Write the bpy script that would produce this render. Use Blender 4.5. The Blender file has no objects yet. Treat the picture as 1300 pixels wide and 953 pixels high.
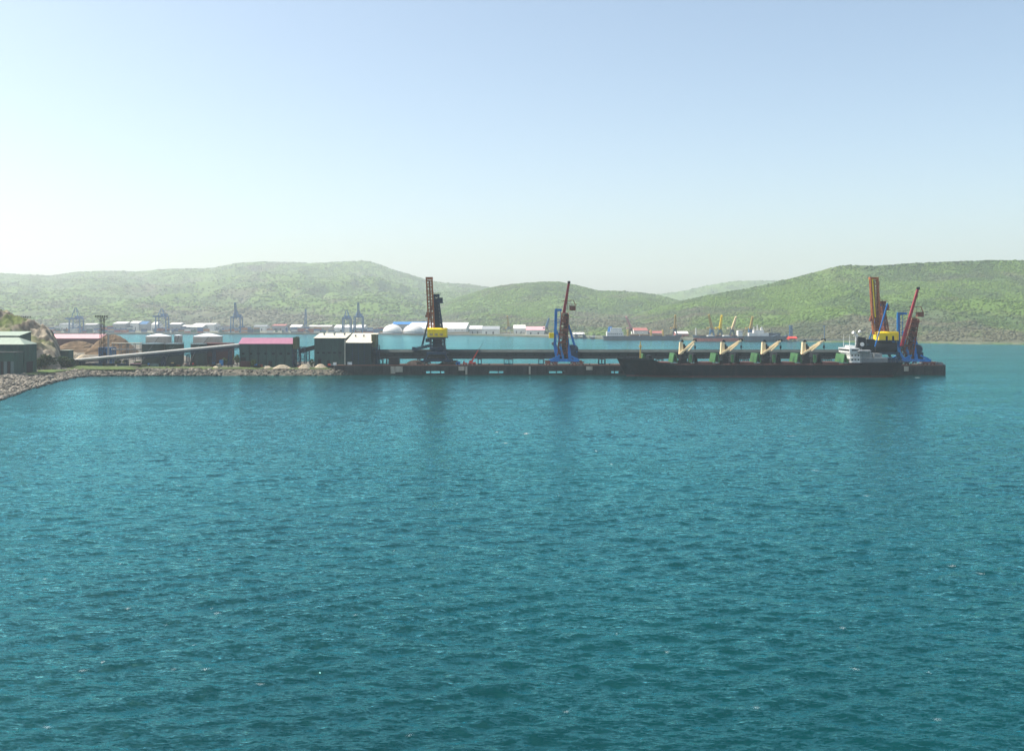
import bpy, math, random
import numpy as np
from mathutils import Vector, Matrix
R = math.radians
random.seed(11)
rng = np.random.default_rng(5)
sc = bpy.context.scene
col = sc.collection
F, H, HZ = 1264.0, 39.4, 400.0          # focal length in photo pixels, eye height in metres, horizon row

def PX(px, Y): return (px - 650.0) * Y / F
def PZ(py, Y): return H - (py - HZ) * Y / F
def P(px, py, Y): return Vector((PX(px, Y), Y, PZ(py, Y)))

# ------------------------------------------------------------------ materials
def new_mat(name):
    m = bpy.data.materials.new(name); m.use_nodes = True
    nt = m.node_tree; b = nt.nodes['Principled BSDF']
    return m, nt, b
def paint(name, c, rough=0.6, metal=0.0, var=0.35, scale=0.35, dirt=None, dirt_amt=0.4, bump=0.0, ridges=0.0, streak=True, spec=None):
    """painted or plain surface: two scales of tone variation, vertical streaks of dirt, optional sheet-metal ridges"""
    m, nt, b = new_mat(name); N = nt.nodes; L = nt.links
    tc = N.new('ShaderNodeTexCoord'); mp = N.new('ShaderNodeMapping')
    mp.inputs['Scale'].default_value = (1, 1, 0.22 if streak else 1)
    L.new(tc.outputs['Object'], mp.inputs['Vector'])
    n1 = N.new('ShaderNodeTexNoise'); n1.inputs['Scale'].default_value = scale; n1.inputs['Detail'].default_value = 5
    n2 = N.new('ShaderNodeTexNoise'); n2.inputs['Scale'].default_value = scale * 4.3; n2.inputs['Detail'].default_value = 6
    L.new(mp.outputs[0], n1.inputs['Vector']); L.new(mp.outputs[0], n2.inputs['Vector'])
    r1 = N.new('ShaderNodeValToRGB'); e = r1.color_ramp.elements
    e[0].position = 0.3; e[1].position = 0.7
    lo = [x * (1 - var) for x in c]; hi = [min(1, x * (1 + var * 0.6)) for x in c]
    e[0].color = (*lo, 1); e[1].color = (*hi, 1)
    L.new(n1.outputs[0], r1.inputs[0])
    mx = N.new('ShaderNodeMix'); mx.data_type = 'RGBA'
    r2 = N.new('ShaderNodeValToRGB'); e2 = r2.color_ramp.elements
    e2[0].position = 0.48; e2[1].position = 0.72; e2[0].color = (0, 0, 0, 1); e2[1].color = (dirt_amt,) * 3 + (1,)
    L.new(n2.outputs[0], r2.inputs[0]); L.new(r2.outputs[0], mx.inputs[0])
    L.new(r1.outputs[0], mx.inputs[6]); d = dirt or (0.09, 0.07, 0.055)
    mx.inputs[7].default_value = (*d, 1)
    L.new(mx.outputs[2], b.inputs['Base Color'])
    b.inputs['Roughness'].default_value = rough; b.inputs['Metallic'].default_value = metal
    b.inputs['Specular IOR Level'].default_value = spec if spec is not None else (.12 if max(c) < .1 else .3)
    if bump or ridges:
        bp = N.new('ShaderNodeBump'); bp.inputs['Distance'].default_value = 0.3; bp.inputs['Strength'].default_value = bump or 0.4
        if ridges:
            w = N.new('ShaderNodeTexWave'); w.inputs['Scale'].default_value = ridges; w.inputs['Distortion'].default_value = 0
            w.bands_direction = 'X'
            L.new(tc.outputs['Object'], w.inputs['Vector']); L.new(w.outputs[0], bp.inputs['Height'])
        else:
            L.new(n2.outputs[0], bp.inputs['Height'])
        L.new(bp.outputs[0], b.inputs['Normal'])
    return m
M = {}
M['hull'] = paint('black hull paint', (0.006, 0.009, 0.013), 0.45, var=.3, dirt=(0.06, 0.035, 0.025), dirt_amt=.25, scale=.12)
M['boot'] = paint('red boot topping', (0.10, 0.022, 0.02), 0.6, dirt=(0.03, 0.03, 0.03), dirt_amt=.6)
M['deckred'] = paint('red brown deck', (0.12, 0.045, 0.035), 0.8)
M['shipgreen'] = paint('green hatch paint', (0.05, 0.17, 0.06), 0.55, dirt=(0.14, 0.13, 0.04), dirt_amt=.55, scale=.5)
M['cream'] = paint('cream crane paint', (0.88, 0.70, 0.42), 0.5, var=.15, dirt=(0.3, 0.18, 0.08), dirt_amt=.3, scale=.6)
M['white'] = paint('white paint', (0.78, 0.78, 0.76), 0.5, var=.12, dirt=(0.45, 0.4, 0.33), dirt_amt=.3)
M['tankwhite'] = paint('white tank paint', (0.76, 0.80, 0.84), 0.45, var=.06, dirt=(0.5, 0.5, 0.5), dirt_amt=.3)
M['black'] = paint('black steel', (0.014, 0.016, 0.02), 0.6, var=.3, dirt_amt=.2)
M['navy'] = paint('dark navy steel', (0.010, 0.040, 0.085), 0.55, dirt=(0.05, 0.035, 0.03), dirt_amt=.5)
M['blue'] = paint('blue crane steel', (0.0, 0.19, 0.58), 0.5, var=.3, dirt=(0.03, 0.05, 0.09), dirt_amt=.5)
M['bluehi'] = paint('bright blue steel', (0.02, 0.22, 0.55), 0.5, var=.2, dirt_amt=.25)
M['yellow'] = paint('yellow house paint', (1.0, 0.68, 0.0), 0.45, var=.06, dirt=(0.35, 0.22, 0.02), dirt_amt=.25, scale=.3)
M['rust'] = paint('rusty brown steel', (0.25, 0.075, 0.045), 0.8, var=.45, dirt=(0.05, 0.035, 0.035), dirt_amt=.6, scale=1.2, streak=False)
M['rustorange'] = paint('orange brown steel', (0.46, 0.15, 0.055), 0.8, var=.4, dirt=(0.09, 0.05, 0.03), dirt_amt=.6, scale=1.2, streak=False)
M['boomred'] = paint('dull red boom paint', (0.42, 0.03, 0.055), 0.5, var=.25, dirt=(0.09, 0.02, 0.03), dirt_amt=.4)
M['red'] = paint('bright red paint', (0.62, 0.05, 0.03), 0.5, var=.2)
M['gallery'] = paint('dark gallery cladding', (0.018, 0.03, 0.032), 0.65, var=.3, dirt=(0.03, 0.03, 0.028), dirt_amt=.4, ridges=1.3)
M['galleryroof'] = paint('weathered gallery roof', (0.04, 0.055, 0.055), 0.7, var=.3, streak=False)
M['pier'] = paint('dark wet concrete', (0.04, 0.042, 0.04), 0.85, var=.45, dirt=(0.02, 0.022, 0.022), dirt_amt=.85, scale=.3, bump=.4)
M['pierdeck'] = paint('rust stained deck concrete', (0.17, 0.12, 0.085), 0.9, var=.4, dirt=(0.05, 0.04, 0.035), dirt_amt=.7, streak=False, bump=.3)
M['concrete'] = paint('pale concrete', (0.42, 0.39, 0.32), 0.85, var=.2, dirt=(0.2, 0.16, 0.11), dirt_amt=.6, bump=.3)
M['greenclad'] = paint('dark green cladding', (0.035, 0.085, 0.078), 0.6, var=.25, dirt=(0.02, 0.03, 0.03), dirt_amt=.6, ridges=1.0)
M['greenclad2'] = paint('dark grey green cladding', (0.02, 0.045, 0.047), 0.6, var=.35, dirt=(0.02, 0.022, 0.022), dirt_amt=.6, ridges=1.0)
M['shedgreen'] = paint('sea green wall paint', (0.022, 0.085, 0.07), 0.6, var=.25, dirt=(0.02, 0.035, 0.03), dirt_amt=.5, ridges=.8)
M['pinkroof'] = paint('pink roof sheets', (0.36, 0.15, 0.23), 0.55, var=.12, dirt=(0.4, 0.18, 0.25), dirt_amt=.3, ridges=1.5)
M['palepink'] = paint('pale pink roof sheets', (0.62, 0.34, 0.36), 0.55, var=.12, dirt=(0.6, 0.3, 0.3), dirt_amt=.3)
M['creamroof'] = paint('cream roof sheets', (0.66, 0.62, 0.50), 0.6, var=.1, dirt=(0.4, 0.33, 0.22), dirt_amt=.5, ridges=1.5, streak=False)
M['paleroof'] = paint('pale green roof sheets', (0.30, 0.37, 0.30), 0.6, var=.12, dirt=(0.3, 0.34, 0.26), dirt_amt=.3)
M['maroon'] = paint('maroon wall', (0.085, 0.035, 0.035), 0.8, var=.25)
M['tank'] = paint('grey green tank paint', (0.075, 0.13, 0.14), 0.5, var=.25, dirt=(0.05, 0.09, 0.09), dirt_amt=.4)
M['olive'] = paint('olive cladding', (0.11, 0.12, 0.055), 0.7, var=.35, dirt=(0.04, 0.04, 0.03), dirt_amt=.6)
M['tube'] = paint('galvanised conveyor cover', (0.42, 0.42, 0.40), 0.5, var=.12, dirt=(0.3, 0.27, 0.22), dirt_amt=.4)
M['grey'] = paint('grey steel', (0.22, 0.24, 0.25), 0.6, var=.2)
M['farblue'] = paint('faded blue crane steel', (0.035, 0.14, 0.30), 0.6, var=.2, dirt_amt=.1)
M['farwhite'] = paint('white warehouse cladding', (0.72, 0.70, 0.66), 0.6, var=.12, dirt_amt=.15)
M['fargrey'] = paint('grey warehouse cladding', (0.28, 0.30, 0.32), 0.7, var=.2)
M['farred'] = paint('faded red roof', (0.36, 0.12, 0.10), 0.6, var=.15)
M['fartan'] = paint('tan port wall', (0.42, 0.32, 0.22), 0.8, var=.2)
M['farnavy'] = paint('dark blue grey hull', (0.04, 0.07, 0.10), 0.6, var=.3)
M['salmon'] = paint('salmon red hull', (0.50, 0.13, 0.09), 0.6, var=.2, dirt=(0.2, 0.08, 0.06), dirt_amt=.4)
M['craneyellow'] = paint('ochre crane paint', (0.62, 0.42, 0.12), 0.6, var=.2)
M['glass'] = paint('dark window glass', (0.01, 0.014, 0.018), 0.12, var=.1, dirt_amt=0)
M['rockmid'] = paint('brown grey boulder', (0.19, 0.17, 0.135), 0.9, var=.5, scale=.3, dirt=(0.05, 0.055, 0.04), dirt_amt=.8, bump=.6, streak=False)
M['rock'] = paint('grey tan boulder', (0.30, 0.27, 0.22), 0.9, var=.55, scale=.25, dirt=(0.10, 0.09, 0.07), dirt_amt=.7, bump=.6, streak=False)
M['rockdark'] = paint('dark wet boulder', (0.10, 0.09, 0.075), 0.85, var=.5, scale=.3, dirt=(0.03, 0.04, 0.03), dirt_amt=.7, bump=.6, streak=False)
M['ore'] = paint('brown ore heap', (0.15, 0.10, 0.055), 0.95, var=.4, scale=.12, dirt=(0.08, 0.055, 0.035), dirt_amt=.6, bump=.4, streak=False)
M['coal'] = paint('dark scrap heap', (0.05, 0.04, 0.035), 0.9, var=.5, scale=.8, dirt=(0.10, 0.05, 0.03), dirt_amt=.6, bump=.5, streak=False)
M['sand'] = paint('pale stone heap', (0.48, 0.41, 0.30), 0.95, var=.3, scale=.5, dirt=(0.15, 0.11, 0.08), dirt_amt=.6, bump=.5, streak=False)
M['bark'] = paint('tree bark', (0.07, 0.05, 0.035), 0.9)
M['leaf'] = paint('dark green leaves', (0.022, 0.05, 0.014), 0.8, var=.6, scale=.6, dirt=(.03,.05,.02), streak=False)
M['leafbright'] = paint('olive green leaves', (0.055, 0.09, 0.02), 0.8, var=.6, scale=.6, dirt=(.04,.06,.02), streak=False)
def foam_mat():
    m, nt, b = new_mat('sea foam'); b.inputs['Base Color'].default_value = (.85, .86, .84, 1); b.inputs['Roughness'].default_value = .7
    return m
M['foam'] = foam_mat()

# ------------------------------------------------------------------ mesh builder
class MB:
    def __init__(s): s.v = []; s.f = []
    def add(s, vs, fs):
        o = len(s.v); s.v += [Vector(q) for q in vs]; s.f += [tuple(i + o for i in f) for f in fs]; return s
    def box(s, x0, x1, y0, y1, z0, z1):
        v = [(x0,y0,z0),(x1,y0,z0),(x1,y1,z0),(x0,y1,z0),(x0,y0,z1),(x1,y0,z1),(x1,y1,z1),(x0,y1,z1)]
        return s.add(v, [(3,2,1,0),(4,5,6,7),(0,1,5,4),(1,2,6,5),(2,3,7,6),(3,0,4,7)])
    def hexa(s, bot, top):
        return s.add(list(bot) + list(top), [(3,2,1,0),(4,5,6,7),(0,1,5,4),(1,2,6,5),(2,3,7,6),(3,0,4,7)])
    def bar(s, a, b, w, h=None, w2=None):
        a = Vector(a); b = Vector(b); h = h or w; d = (b - a)
        if d.length < 1e-5: return s
        d.normalize(); up = Vector((0,0,1)) if abs(d.z) < .95 else Vector((0,1,0))
        x = d.cross(up).normalized(); y = x.cross(d).normalized(); k = (w2 / w) if w2 else 1
        c = lambda p, q: [p + x*(-w/2*q) + y*(-h/2*q), p + x*(w/2*q) + y*(-h/2*q), p + x*(w/2*q) + y*(h/2*q), p + x*(-w/2*q) + y*(h/2*q)]
        return s.hexa(c(a, 1), c(b, k))
    def tube(s, a, b, r, r2=None, n=10):
        a = Vector(a); b = Vector(b); r2 = r if r2 is None else r2; d = (b - a).normalized()
        up = Vector((0,0,1)) if abs(d.z) < .95 else Vector((0,1,0)); x = d.cross(up).normalized(); y = x.cross(d).normalized()
        vs = []
        for p, q in ((a, r), (b, r2)):
            for i in range(n):
                t = 2*math.pi*i/n; vs.append(p + x*(q*math.cos(t)) + y*(q*math.sin(t)))
        fs = [(i, (i+1) % n, n + (i+1) % n, n + i) for i in range(n)] + [tuple(range(n-1, -1, -1)), tuple(range(n, 2*n))]
        return s.add(vs, fs)
    def lathe(s, c, prof, n=28):
        vs = []; fs = []
        for (r, z) in prof:
            for i in range(n):
                t = 2*math.pi*i/n; vs.append((c[0] + r*math.cos(t), c[1] + r*math.sin(t), c[2] + z))
        for k in range(len(prof)-1):
            for i in range(n):
                j = (i+1) % n; fs.append((k*n+i, k*n+j, (k+1)*n+j, (k+1)*n+i))
        fs.append(tuple(range(n-1, -1, -1))); m = (len(prof)-1)*n; fs.append(tuple(range(m, m+n)))
        return s.add(vs, fs)
    def lattice(s, a, b, w, h, n, c, w2=None, h2=None, br=None, side=None):
        """four chords and zigzag bracing from a to b"""
        a = Vector(a); b = Vector(b); w2 = w2 or w; h2 = h2 or h; br = br or c*.6; d = (b-a).normalized()
        x = Vector(side).normalized() if side else (d.cross(Vector((0,0,1))) if abs(d.z) < .95 else Vector((1,0,0))).normalized()
        x = (x - d*x.dot(d)).normalized(); y = x.cross(d).normalized()
        def cn(t):
            p = a.lerp(b, t); ww = (w + (w2-w)*t)/2; hh = (h + (h2-h)*t)/2
            return [p - x*ww - y*hh, p + x*ww - y*hh, p + x*ww + y*hh, p - x*ww + y*hh]
        c0 = cn(0); c1 = cn(1)
        for i in range(4): s.bar(c0[i], c1[i], c)
        for k in range(n):
            q0 = cn(k/n); q1 = cn((k+1)/n)
            for i in range(4):
                j = (i+1) % 4
                s.bar(q0[i], q1[j], br) if k % 2 else s.bar(q0[j], q1[i], br)
                s.bar(q1[i], q1[j], br)
        return s
    def build(s, name, mat, parent=None, smooth=False):
        me = bpy.data.meshes.new(name); off = Vector((0,0,0)); q = parent
        while q is not None: off += q.location; q = q.parent
        loc = Vector((0,0,0))
        if parent is None:
            xs = [v.x for v in s.v]; ys = [v.y for v in s.v]; zs = [v.z for v in s.v]
            loc = Vector(((min(xs)+max(xs))/2, (min(ys)+max(ys))/2, min(zs))); off = loc
        me.from_pydata([v - off for v in s.v], [], s.f); me.materials.append(M[mat] if isinstance(mat, str) else mat)
        if smooth: me.polygons.foreach_set('use_smooth', [True]*len(me.polygons))
        me.update(); o = bpy.data.objects.new(name, me); col.objects.link(o); o.parent = parent; o.location = loc
        return o
def tag(o, label=None, cat=None, group=None, kind=None):
    for k, v in (('label', label), ('category', cat), ('group', group), ('kind', kind)):
        if v: o[k] = v
    return o
def thing(name, loc, label, cat, group=None):
    o = bpy.data.objects.new(name, None); col.objects.link(o); o.location = loc; o.empty_display_size = 1
    return tag(o, label, cat, group)
def copy_tree(o, parent=None):
    c = o.copy(); col.objects.link(c); c.parent = parent
    for ch in list(o.children): copy_tree(ch, c)
    return c
def part(mb, name, mat, parent, smooth=False, label=None):
    o = mb.build(name, mat, parent, smooth)
    if label: o['label'] = label
    return o

# ------------------------------------------------------------------ numpy noise
def vnoise(x, y, seed=0):
    xi = np.floor(x).astype(np.int64); yi = np.floor(y).astype(np.int64); xf = x - xi; yf = y - yi
    u = xf*xf*xf*(xf*(xf*6-15)+10); v = yf*yf*yf*(yf*(yf*6-15)+10)
    def h(a, b):
        n = (a*374761393 + b*668265263 + seed*982451653) & 0xffffffff
        n = ((n ^ (n >> 13)) * 1274126177) & 0xffffffff; n = n ^ (n >> 16)
        return (n & 0xffff)/65535.0
    return (h(xi,yi)*(1-u)+h(xi+1,yi)*u)*(1-v) + (h(xi,yi+1)*(1-u)+h(xi+1,yi+1)*u)*v
def fbm(x, y, oct=5, seed=0):
    r = 0; a = .5; t = 0
    for o in range(oct):
        r = r + a*vnoise(x, y, seed+o*17); t += a; a *= .5; x = x*2.03+11.7; y = y*2.03+5.3
    return r/t
def np_mesh(name, co, faces, mat, colors=None, smooth=True):
    me = bpy.data.meshes.new(name); nf, k = faces.shape
    me.vertices.add(len(co)); me.vertices.foreach_set('co', co.astype(np.float32).ravel())
    me.loops.add(nf*k); me.loops.foreach_set('vertex_index', faces.astype(np.int32).ravel())
    me.polygons.add(nf); me.polygons.foreach_set('loop_start', (np.arange(nf)*k).astype(np.int32))
    me.polygons.foreach_set('loop_total', np.full(nf, k, np.int32))
    me.update(calc_edges=True)
    if smooth: me.polygons.foreach_set('use_smooth', np.ones(nf, bool))
    if colors is not None:
        at = me.color_attributes.new('tone', 'FLOAT_COLOR', 'POINT'); at.data.foreach_set('color', colors.astype(np.float32).ravel())
    me.materials.append(mat); o = bpy.data.objects.new(name, me); col.objects.link(o)
    return o
def grid_faces(nr, nc):
    i = np.arange(nr-1)[:, None]*nc + np.arange(nc-1)[None, :]
    return np.stack([i, i+1, i+nc+1, i+nc], -1).reshape(-1, 4)

# ------------------------------------------------------------------ sky, sun, camera, haze
SUN_EL, SUN_AZ = 54.0, -84.0            # azimuth from +Y, negative to the left
w = bpy.data.worlds.new('World'); sc.world = w; w.use_nodes = True
nt = w.node_tree; bg = nt.nodes['Background']; sky = nt.nodes.new('ShaderNodeTexSky'); sky.sky_type = 'NISHITA'
sky.sun_disc = False; sky.sun_elevation = R(SUN_EL); sky.sun_rotation = R(SUN_AZ)
sky.air_density = 0.8; sky.dust_density = 2.2; sky.ozone_density = 0.5; sky.altitude = 0
gn = nt.nodes.new('ShaderNodeVectorMath'); gn.operation = 'MULTIPLY'; gn.inputs[1].default_value = (1.05, 1.045, .94)   # white balance of the daylight
nt.links.new(sky.outputs[0], gn.inputs[0]); nt.links.new(gn.outputs[0], bg.inputs[0]); bg.inputs[1].default_value = 0.11
sd = Vector((math.sin(R(SUN_AZ))*math.cos(R(SUN_EL)), math.cos(R(SUN_AZ))*math.cos(R(SUN_EL)), math.sin(R(SUN_EL))))
sl = bpy.data.lights.new('sun', 'SUN'); sl.energy = 3.3; sl.angle = R(0.53); sl.color = (1.0, .94, .84)
so = bpy.data.objects.new('sun', sl); col.objects.link(so); so.location = (0, 0, 500); so.rotation_euler = sd.to_track_quat('Z', 'Y').to_euler()
cam = bpy.data.cameras.new('camera'); co_ = bpy.data.objects.new('camera', cam); col.objects.link(co_)
co_.location = (0, 0, H); co_.rotation_euler = (R(90), 0, 0); cam.lens = 36*F/1300; cam.sensor_width = 36; cam.sensor_fit = 'HORIZONTAL'
cam.shift_y = -(476.5-HZ)/1300; cam.clip_end = 40000; cam.clip_start = .5; sc.camera = co_
vs = sc.view_settings; vs.view_transform = 'Standard'; vs.look = 'None'; vs.gamma = 1; vs.exposure = 1.05; vs.use_curve_mapping = False
sc.cycles.use_denoising = True; sc.cycles.max_bounces = 6; sc.cycles.volume_bounces = 1; sc.cycles.diffuse_bounces = 2
sc.cycles.glossy_bounces = 3; sc.cycles.transmission_bounces = 2; sc.cycles.sample_clamp_indirect = 4; sc.cycles.sample_clamp_direct = 12
sc.cycles.caustics_reflective = False; sc.cycles.caustics_refractive = False

hm = bpy.data.materials.new('haze'); hm.use_nodes = True; hn = hm.node_tree
hn.nodes.remove(hn.nodes['Principled BSDF']); pv = hn.nodes.new('ShaderNodeVolumePrincipled')
pv.inputs['Color'].default_value = (.90, .95, 1, 1); pv.inputs['Density'].default_value = 0.000110; pv.inputs['Anisotropy'].default_value = 0.3
hn.links.new(pv.outputs[0], hn.nodes['Material Output'].inputs['Volume'])
hz = MB().box(-9000, 9000, -600, 9500, -2.2, 450).build('haze', hm); tag(hz, kind='stuff')

# ------------------------------------------------------------------ water
def water_mat():
    m, nt, b = new_mat('sea water'); N = nt.nodes; L = nt.links
    tc = N.new('ShaderNodeTexCoord'); acc = None
    for sca, st, seed in ((10.0, .50, 0), (4.2, .66, 13.7), (1.7, .58, 31.1), (.6, .30, 7.7)):
        mp = N.new('ShaderNodeMapping'); mp.inputs['Scale'].default_value = (sca*.34, sca, sca); mp.inputs['Location'].default_value = (seed, seed*2, seed*3)
        mp.inputs['Rotation'].default_value = (0, 0, R(10-seed))
        L.new(tc.outputs['Object'], mp.inputs['Vector'])
        n = N.new('ShaderNodeTexNoise'); n.inputs['Scale'].default_value = 1; n.inputs['Detail'].default_value = 3
        L.new(mp.outputs[0], n.inputs['Vector'])
        s1 = N.new('ShaderNodeVectorMath'); s1.operation = 'SUBTRACT'; s1.inputs[1].default_value = (.5, .5, .5); L.new(n.outputs['Color'], s1.inputs[0])
        s2 = N.new('ShaderNodeVectorMath'); s2.operation = 'MULTIPLY'; s2.inputs[1].default_value = (st*1.15, st*1.6, 0); L.new(s1.outputs[0], s2.inputs[0])
        if acc is None: acc = s2
        else:
            a = N.new('ShaderNodeVectorMath'); a.operation = 'ADD'; L.new(acc.outputs[0], a.inputs[0]); L.new(s2.outputs[0], a.inputs[1]); acc = a
    # wind patches: the ripples are rougher in some stretches than in others
    mp = N.new('ShaderNodeMapping'); mp.inputs['Scale'].default_value = (.008, .022, .02); mp.inputs['Rotation'].default_value = (0, 0, R(-9)); L.new(tc.outputs['Object'], mp.inputs['Vector'])
    n = N.new('ShaderNodeTexNoise'); n.inputs['Scale'].default_value = 1; n.inputs['Detail'].default_value = 6; L.new(mp.outputs[0], n.inputs['Vector'])
    mr = N.new('ShaderNodeMapRange'); mr.inputs[1].default_value = .3; mr.inputs[2].default_value = .7; mr.inputs[3].default_value = .72; mr.inputs[4].default_value = 1.3; L.new(n.outputs[0], mr.inputs[0])
    ws = N.new('ShaderNodeVectorMath'); ws.operation = 'SCALE'; L.new(acc.outputs[0], ws.inputs[0]); L.new(mr.outputs[0], ws.inputs[3]); acc = ws
    g = N.new('ShaderNodeNewGeometry'); a = N.new('ShaderNodeVectorMath'); a.operation = 'ADD'
    L.new(acc.outputs[0], a.inputs[0]); L.new(g.outputs['Normal'], a.inputs[1])
    nm = N.new('ShaderNodeVectorMath'); nm.operation = 'NORMALIZE'; L.new(a.outputs[0], nm.inputs[0])
    N.remove(b); df = N.new('ShaderNodeBsdfDiffuse'); gl = N.new('ShaderNodeBsdfGlossy'); fr = N.new('ShaderNodeFresnel'); mx = N.new('ShaderNodeMixShader')
    fr.inputs['IOR'].default_value = 1.40; gl.inputs['Roughness'].default_value = .12; gl.inputs['Color'].default_value = (.38, .93, 1, 1)
    for q in (gl, fr): L.new(nm.outputs[0], q.inputs['Normal'])
    # broad patches of slightly different water colour (depth, plankton)
    n = N.new('ShaderNodeTexNoise'); n.inputs['Scale'].default_value = .006; n.inputs['Detail'].default_value = 4; L.new(tc.outputs['Object'], n.inputs['Vector'])
    r = N.new('ShaderNodeValToRGB'); e = r.color_ramp.elements; e[0].position = .35; e[1].position = .68
    e[0].color = (.001, .024, .026, 1); e[1].color = (.001, .042, .043, 1); L.new(n.outputs[0], r.inputs[0]); L.new(r.outputs[0], df.inputs['Color'])
    L.new(fr.outputs[0], mx.inputs[0]); L.new(df.outputs[0], mx.inputs[1]); L.new(gl.outputs[0], mx.inputs[2]); L.new(mx.outputs[0], N['Material Output'].inputs['Surface'])
    return m
def build_water():
    ys = [-500., 20., 45.]; y = 60.
    while y < 760: ys.append(y); y *= 1.0032
    while y < 9000: ys.append(y); y *= 1.04
    ys.append(9200.); ys = np.array(ys)
    th = np.concatenate([np.linspace(-3.2, -.72, 14)[:-1], np.linspace(-.72, .72, 1080), np.linspace(.72, 3.2, 14)[1:]])
    xw = np.maximum(ys, 250.) if False else ys
    X = th[None, :]*np.where(ys < 50, np.where(ys < 0, 500., 50.), ys)[:, None]; Y = np.repeat(ys[:, None], len(th), 1)
    X = np.clip(X, -8800, 8800)
    dy = np.gradient(ys)[:, None]; Z = np.zeros_like(X)
    g = np.random.default_rng(8)
    n = 64; lam = 1.6*(11/1.6)**(np.arange(n)/(n-1)); fade_far = np.clip((760-Y)/150, 0, 1)*np.clip((Y-50)/15, 0, 1)
    gust = .75 + .5*fbm(X/90, Y/60, 3, 4)
    for l in lam:
        a = g.normal(-98, 30) if l < 4.5 else (g.normal(-62, 10) if g.random() < .5 else g.normal(-118, 10))
        k = 2*math.pi/l; kx, ky = k*math.cos(R(a)), k*math.sin(R(a)); ph = g.uniform(0, 6.28)
        amp = .0034*l**.9 if l < 4 else .0048*4**.9
        wgt = np.clip((l/np.maximum(dy, .01)-2.2)/2, 0, 1)
        warp = 1.3*l*vnoise(X/(l*6)+l, Y/(l*6), 3)*k*.35
        s = np.sin(kx*X + ky*Y + ph + warp)
        Z += amp*wgt*(s + .18*np.cos(2*(kx*X+ky*Y+ph+warp)))*gust
    Z *= fade_far
    co = np.stack([X, Y, Z], -1).reshape(-1, 3)
    o = np_mesh('water', co, grid_faces(*X.shape), water_mat()); tag(o, kind='structure')
build_water()

# ------------------------------------------------------------------ hills
RANGES = {
 'L': dict(x=[-260,-100,0,40,65,100,140,175,200,240,265,300,330,370,400,440,465,480,500,520,540,560,600,625,660,700,740],
           y=[352,346,347,349,350,345,344,345,342,341,341,334,332,333,334,332,331,335,343,348,355,359,361,366,376,392,412], S=330, D=6300, sd=1),
 'M': dict(x=[500,540,580,610,630,650,690,710,730,760,785,810,830,848,870,900,940,980],
           y=[412,396,379,369,364,361,358,358,362,369.5,370,371,374,378,384,393,404,412], S=110, D=3500, sd=2),
 'B': dict(x=[740,800,835,870,900,930,960,990,1040,1100,1200,1300],
           y=[400,384,374,369,362,357,356,356,358,361,368,378], S=2200, D=6800, sd=3),
 'R': dict(x=[770,820,850,880,900,930,960,985,1000,1030,1060,1080,1115,1150,1200,1250,1300,1400,1560],
           y=[413,396,387,379,375,370,364,358,355,347,339,337,338,335,333,331,331,334,340], S=22, D=2500, sd=4)}
def shore_depth(px): return np.interp(px, [-300, 150, 470, 600, 720, 775, 866, 882, 1003, 1010, 1060, 1150, 1300, 1600], [2080, 2060, 2030, 1925, 1720, 1606, 1602, 1530, 1528, 1480, 1435, 1392, 1314, 1222])
def smooth_interp(px, xs, ys):
    fx = np.linspace(xs[0], xs[-1], 1500); fy = np.interp(fx, xs, ys); k = np.ones(21)/21
    fy = np.convolve(np.pad(fy, 10, mode='edge'), k, 'valid'); return np.interp(px, fx, fy)
def hill_h(r, X, Y):
    px = 650 + F*X/Y; SD = shore_depth(px) + r['S']; rz = H + (HZ - smooth_interp(px, r['x'], r['y']))*r['D']/F
    t = (Y - SD)/(r['D'] - SD); tc = np.clip(t, 0, 1)
    prof = np.where(t <= 1, tc**1.05*(1.18 - .18*tc), 1 - .55*np.clip(t-1, 0, 1)**1.3)
    sd = r['sd']*31
    wx = X + 160*fbm(X/400, Y/400, 3, sd+5); wy = Y + 160*fbm(X/400+9, Y/400, 3, sd+6)
    rid = 1 - np.abs(2*fbm(wx/430, wy/900, 4, sd) - 1)*2.6; rid = np.clip(rid, 0, 1)
    med = fbm(wx/130, wy/180, 4, sd+2)
    carve = 1 - (.50*(1-rid)**1.0 + .22*med)*np.clip(1-tc, 0, 1)**.55*np.clip(t*6, 0, 1)
    z = rz*prof*carve + 2.2*(fbm(X/28, Y/28, 3, sd+3)-.5)*np.clip(t*8, 0, 1)
    return np.where(t <= 0, -3, np.maximum(z, -3)), px, t
def tone(r, X, Y, Z, px, t, jit):
    sd = r['sd']*7
    g = fbm(X/210, Y/260, 5, sd+50); g2 = fbm(X/45, Y/60, 4, sd+51)
    low = np.clip((Z - 20)/60, 0, 1)
    k = np.clip((g-.42)*3.2 + (g2-.5)*1.6 + (low-.45)*1.1 + .42, 0, 1)
    green = np.array([.085, .145, .028]); brown = np.array([.090, .092, .055]); dark = np.array([.042, .072, .030])
    c = brown[None]*(1-k[:, None]) + green[None]*k[:, None]
    d = np.clip((fbm(X/90+40, Y/120, 4, sd+52)-.56)*5, 0, .6)[:, None]
    c = c*(1-d) + dark[None]*d
    return c*jit[:, None]
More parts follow.
